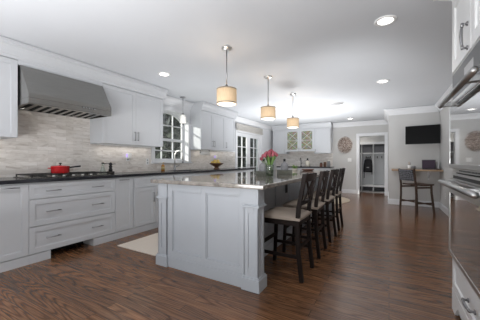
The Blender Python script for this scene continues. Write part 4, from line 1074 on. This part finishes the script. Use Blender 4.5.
# paper towel under the cabinet
t = thing('paper_towel_roll', 'white paper towel roll on holder under the three-door wall cabinet', 'paper towel', (-3.78, 4.80, 1.30))
mb().tube([(0, -.12, 0), (0, .16, 0)], .052, 20).build('roll', 'paper', t)
b = mb(); b.tube([(0, -.15, 0), (0, .19, 0)], .008, 8)
for y in (-.15, .19): b.bar((0, y, -.008), (0, y, .0695), .02, .006)
b.build('holder', 'dark_metal', t)
# roman shade over the french doors
t = thing('roman_shade', 'raised woven grey-beige shade across the top of the french doors', 'blind', (WX+.05, (DY0+DY1)/2, 2.05), world=True)
b = mb(); b.box(WX+.0235, WX+.06, DY0-.10, DY1+.0, 2.20, 2.24); b.build('headrail', 'shade_cloth', t)
for k in range(4):
    z = 2.045+.042*k; b = mb(); b.prism([(WX+.0235, z), (WX+.075-.006*k, z-.004), (WX+.08-.006*k, z+.018), (WX+.05, z+.041), (WX+.0235, z+.041)], DY0-.10, DY1, lambda p, q, a: (p, a, q)); b.build('fold', 'shade_cloth', t)

# ------------------------------------------------------------------ on the island
IZ = .9145
def caddy(x, y, la, lb):
    t = thing('wicker_tray', la, 'tray', (x, y, IZ), rz=.527, group='wicker trays on the island')
    b = mb(); b.box(-.10, .10, -.08, .08, 0, .008); b.build('base', 'wicker', t)
    b = mb()
    for x0, x1, y0, y1 in ((-.10, .10, -.08, -.07), (-.10, .10, .07, .08), (-.10, -.09, -.07, .07), (.09, .10, -.07, .07)): b.box(x0, x1, y0, y1, .0085, .062)
    b.build('side_wall', 'wicker', t, .003)
    t = thing('lidded_bottle', lb, 'bottle', (x, y, IZ+.0085), group='grey bottles in the wicker trays')
    mb().lathe([(0, 0), (.05, 0), (.055, .01), (.055, .125), (.045, .15), (.022, .165), (.018, .18), (0, .18)], seg=20).build('body', 'grey_ceramic', t)
    mb().lathe([(0, .1805), (.02, .1805), (.014, .19), (.022, .205), (.012, .218), (0, .22)], seg=14).build('stopper', 'black', t)
caddy(-1.42, 3.05, 'grey wicker tray with bottle left of the tulips', 'grey stoneware bottle in the tray left of the tulips')
caddy(-1.33, 3.58, 'grey wicker tray with bottle right of the tulips', 'grey stoneware bottle in the tray right of the tulips')
vx, vy = -1.28, 2.93
t = thing('glass_vase', 'clear glass vase of pink tulips on the island countertop', 'vase', (vx, vy, IZ))
mb().lathe([(0, 0), (.04, 0), (.045, .006), (.048, .10), (.055, .15), (.053, .15), (.045, .10), (.042, .01), (0, .008)], seg=24).build('body', 'vase_glass', t)
mb().lathe([(0, .009), (.0405, .009), (.0435, .085), (0, .085)], seg=20).build('water', glass('vase_water', (.72, .78, .68), .05), t)
rd = random.Random(4)
tul = None
tl = ['leaning far left', 'leaning left', 'upright at left', 'upright in the middle', 'tallest in the centre', 'upright at right', 'leaning right', 'leaning far right', 'low at the front', 'low at the back', 'front right low', 'front left low', 'rear, between the tallest two', 'drooping over left rim']
def tulip(i, dx, dy, hz):
    t = thing('tulip', 'pink tulip in the glass vase, '+tl[i], 'flower', (vx, vy, IZ), group='pink tulips in the vase')
    p = [(dx*.10, dy*.10, .012), (dx*.25, dy*.25, .12), (dx*.6, dy*.6, .12+(hz-.12)*.6), (dx, dy, hz)]
    mb().tube(p, .0035, 6).build('stem', 'stem', t)
    b = mb()
    for k in range(5):
        a = 2*PI*k/5+i; c, s = math.cos(a), math.sin(a); A = []
        for q, (rr, zz, ww) in enumerate(((.003, 0, .004), (.015, .012, .014), (.017, .030, .013), (.009, .048, .003))):
            A.append((b.b.verts.new((dx+rr*c-ww*s, dy+rr*s+ww*c, hz+zz)), b.b.verts.new((dx+rr*1.15*c, dy+rr*1.15*s, hz+zz)), b.b.verts.new((dx+rr*c+ww*s, dy+rr*s-ww*c, hz+zz))))
        for P_, Q_ in zip(A, A[1:]):
            for j in range(2): f = b.b.faces.new((P_[j], P_[j+1], Q_[j+1], Q_[j])); f.smooth = True
    b.build('bloom', 'pink', t)
    b = mb(); sd = rd.uniform(0, 2*PI); e = Vector((math.cos(sd), math.sin(sd), 0))
    pp = [Vector((dx*.15, dy*.15, .10)), Vector((dx*.35, dy*.35, .17))+e*.015, Vector((dx*.55, dy*.55, .23))+e*.035, Vector((dx*.65, dy*.65, .27))+e*.055]
    sdv = Vector((-e.y, e.x, 0)); A = [(b.b.verts.new(p_+sdv*w_), b.b.verts.new(p_-sdv*w_)) for p_, w_ in zip(pp, (.005, .013, .011, .001))]
    for P_, Q_ in zip(A, A[1:]): b.b.faces.new((P_[0], P_[1], Q_[1], Q_[0]))
    b.build('leaf', 'stem', t)
tp = [(-.115, -.06, .25), (-.085, -.02, .275), (-.05, -.03, .29), (.0, -.01, .305), (.02, .03, .32), (.05, .04, .30), (.085, .05, .285), (.11, .06, .265), (.02, -.07, .26), (-.02, .07, .28), (.07, -.02, .265), (-.06, -.07, .255), (-.015, .03, .31), (-.135, -.08, .215)]
for i, (dx, dy, hz) in enumerate(tp): tulip(i, dx*.66, dy*.66, hz*.93)
# succulent and dish near the far end
t = thing('potted_succulent', 'small bright green succulent in low pot at far end of island', 'plant', (-1.66, 5.05, IZ))
mb().lathe([(0, 0), (.05, 0), (.06, .045), (.054, .045), (.048, .035), (0, .034)], seg=18).build('pot', 'ceramic', t)
b = mb(); rd = random.Random(2)
for k in range(46):
    a = rd.uniform(0, 2*PI); l = rd.uniform(.06, .12); up = rd.uniform(.25, 1.2); d = Vector((math.cos(a), math.sin(a), up)).normalized(); s = Vector((-math.sin(a), math.cos(a), 0)); o0 = Vector((0, 0, .035))
    A = [b.b.verts.new(o0+s*.004), b.b.verts.new(o0-s*.004), b.b.verts.new(o0+d*l*.55-s*.011), b.b.verts.new(o0+d*l), b.b.verts.new(o0+d*l*.55+s*.011)]
    b.b.faces.new(A)
b.build('leaves', 'leaf', t)
t = thing('shallow_dish', 'low reddish-brown dish beside the succulent at far end of island', 'dish', (-1.42, 5.15, IZ))
mb().lathe([(0, 0), (.09, 0), (.10, .008), (.125, .026), (.135, .034), (.129, .034), (.115, .022), (.08, .010), (0, .009)], seg=24).build('body', 'terracotta', t)
mb().lathe([(0, .0105), (.075, .011), (.105, .02), (0, .026)], seg=20).build('liner', 'brown_wood', t)

# ------------------------------------------------------------------ rugs
b = mb(); b.box(-3.06, -2.36, 2.07, 4.55, .0005, .012); solo('kitchen_runner', b, 'rug', 'beige runner rug on the floor between island and sink cabinets', 'rug', bev=.004)
b = mb(); b.lathe([(0, .0005), (1.0, .0005), (1.0, .010), (0, .012)], (-1.93, 7.6, 0), 48); solo('round_rug', b, 'jute', 'round beige rug on the floor beyond the row of stools', 'rug')

for o in bpy.data.objects:
    if '_world' in o: del o['_world']
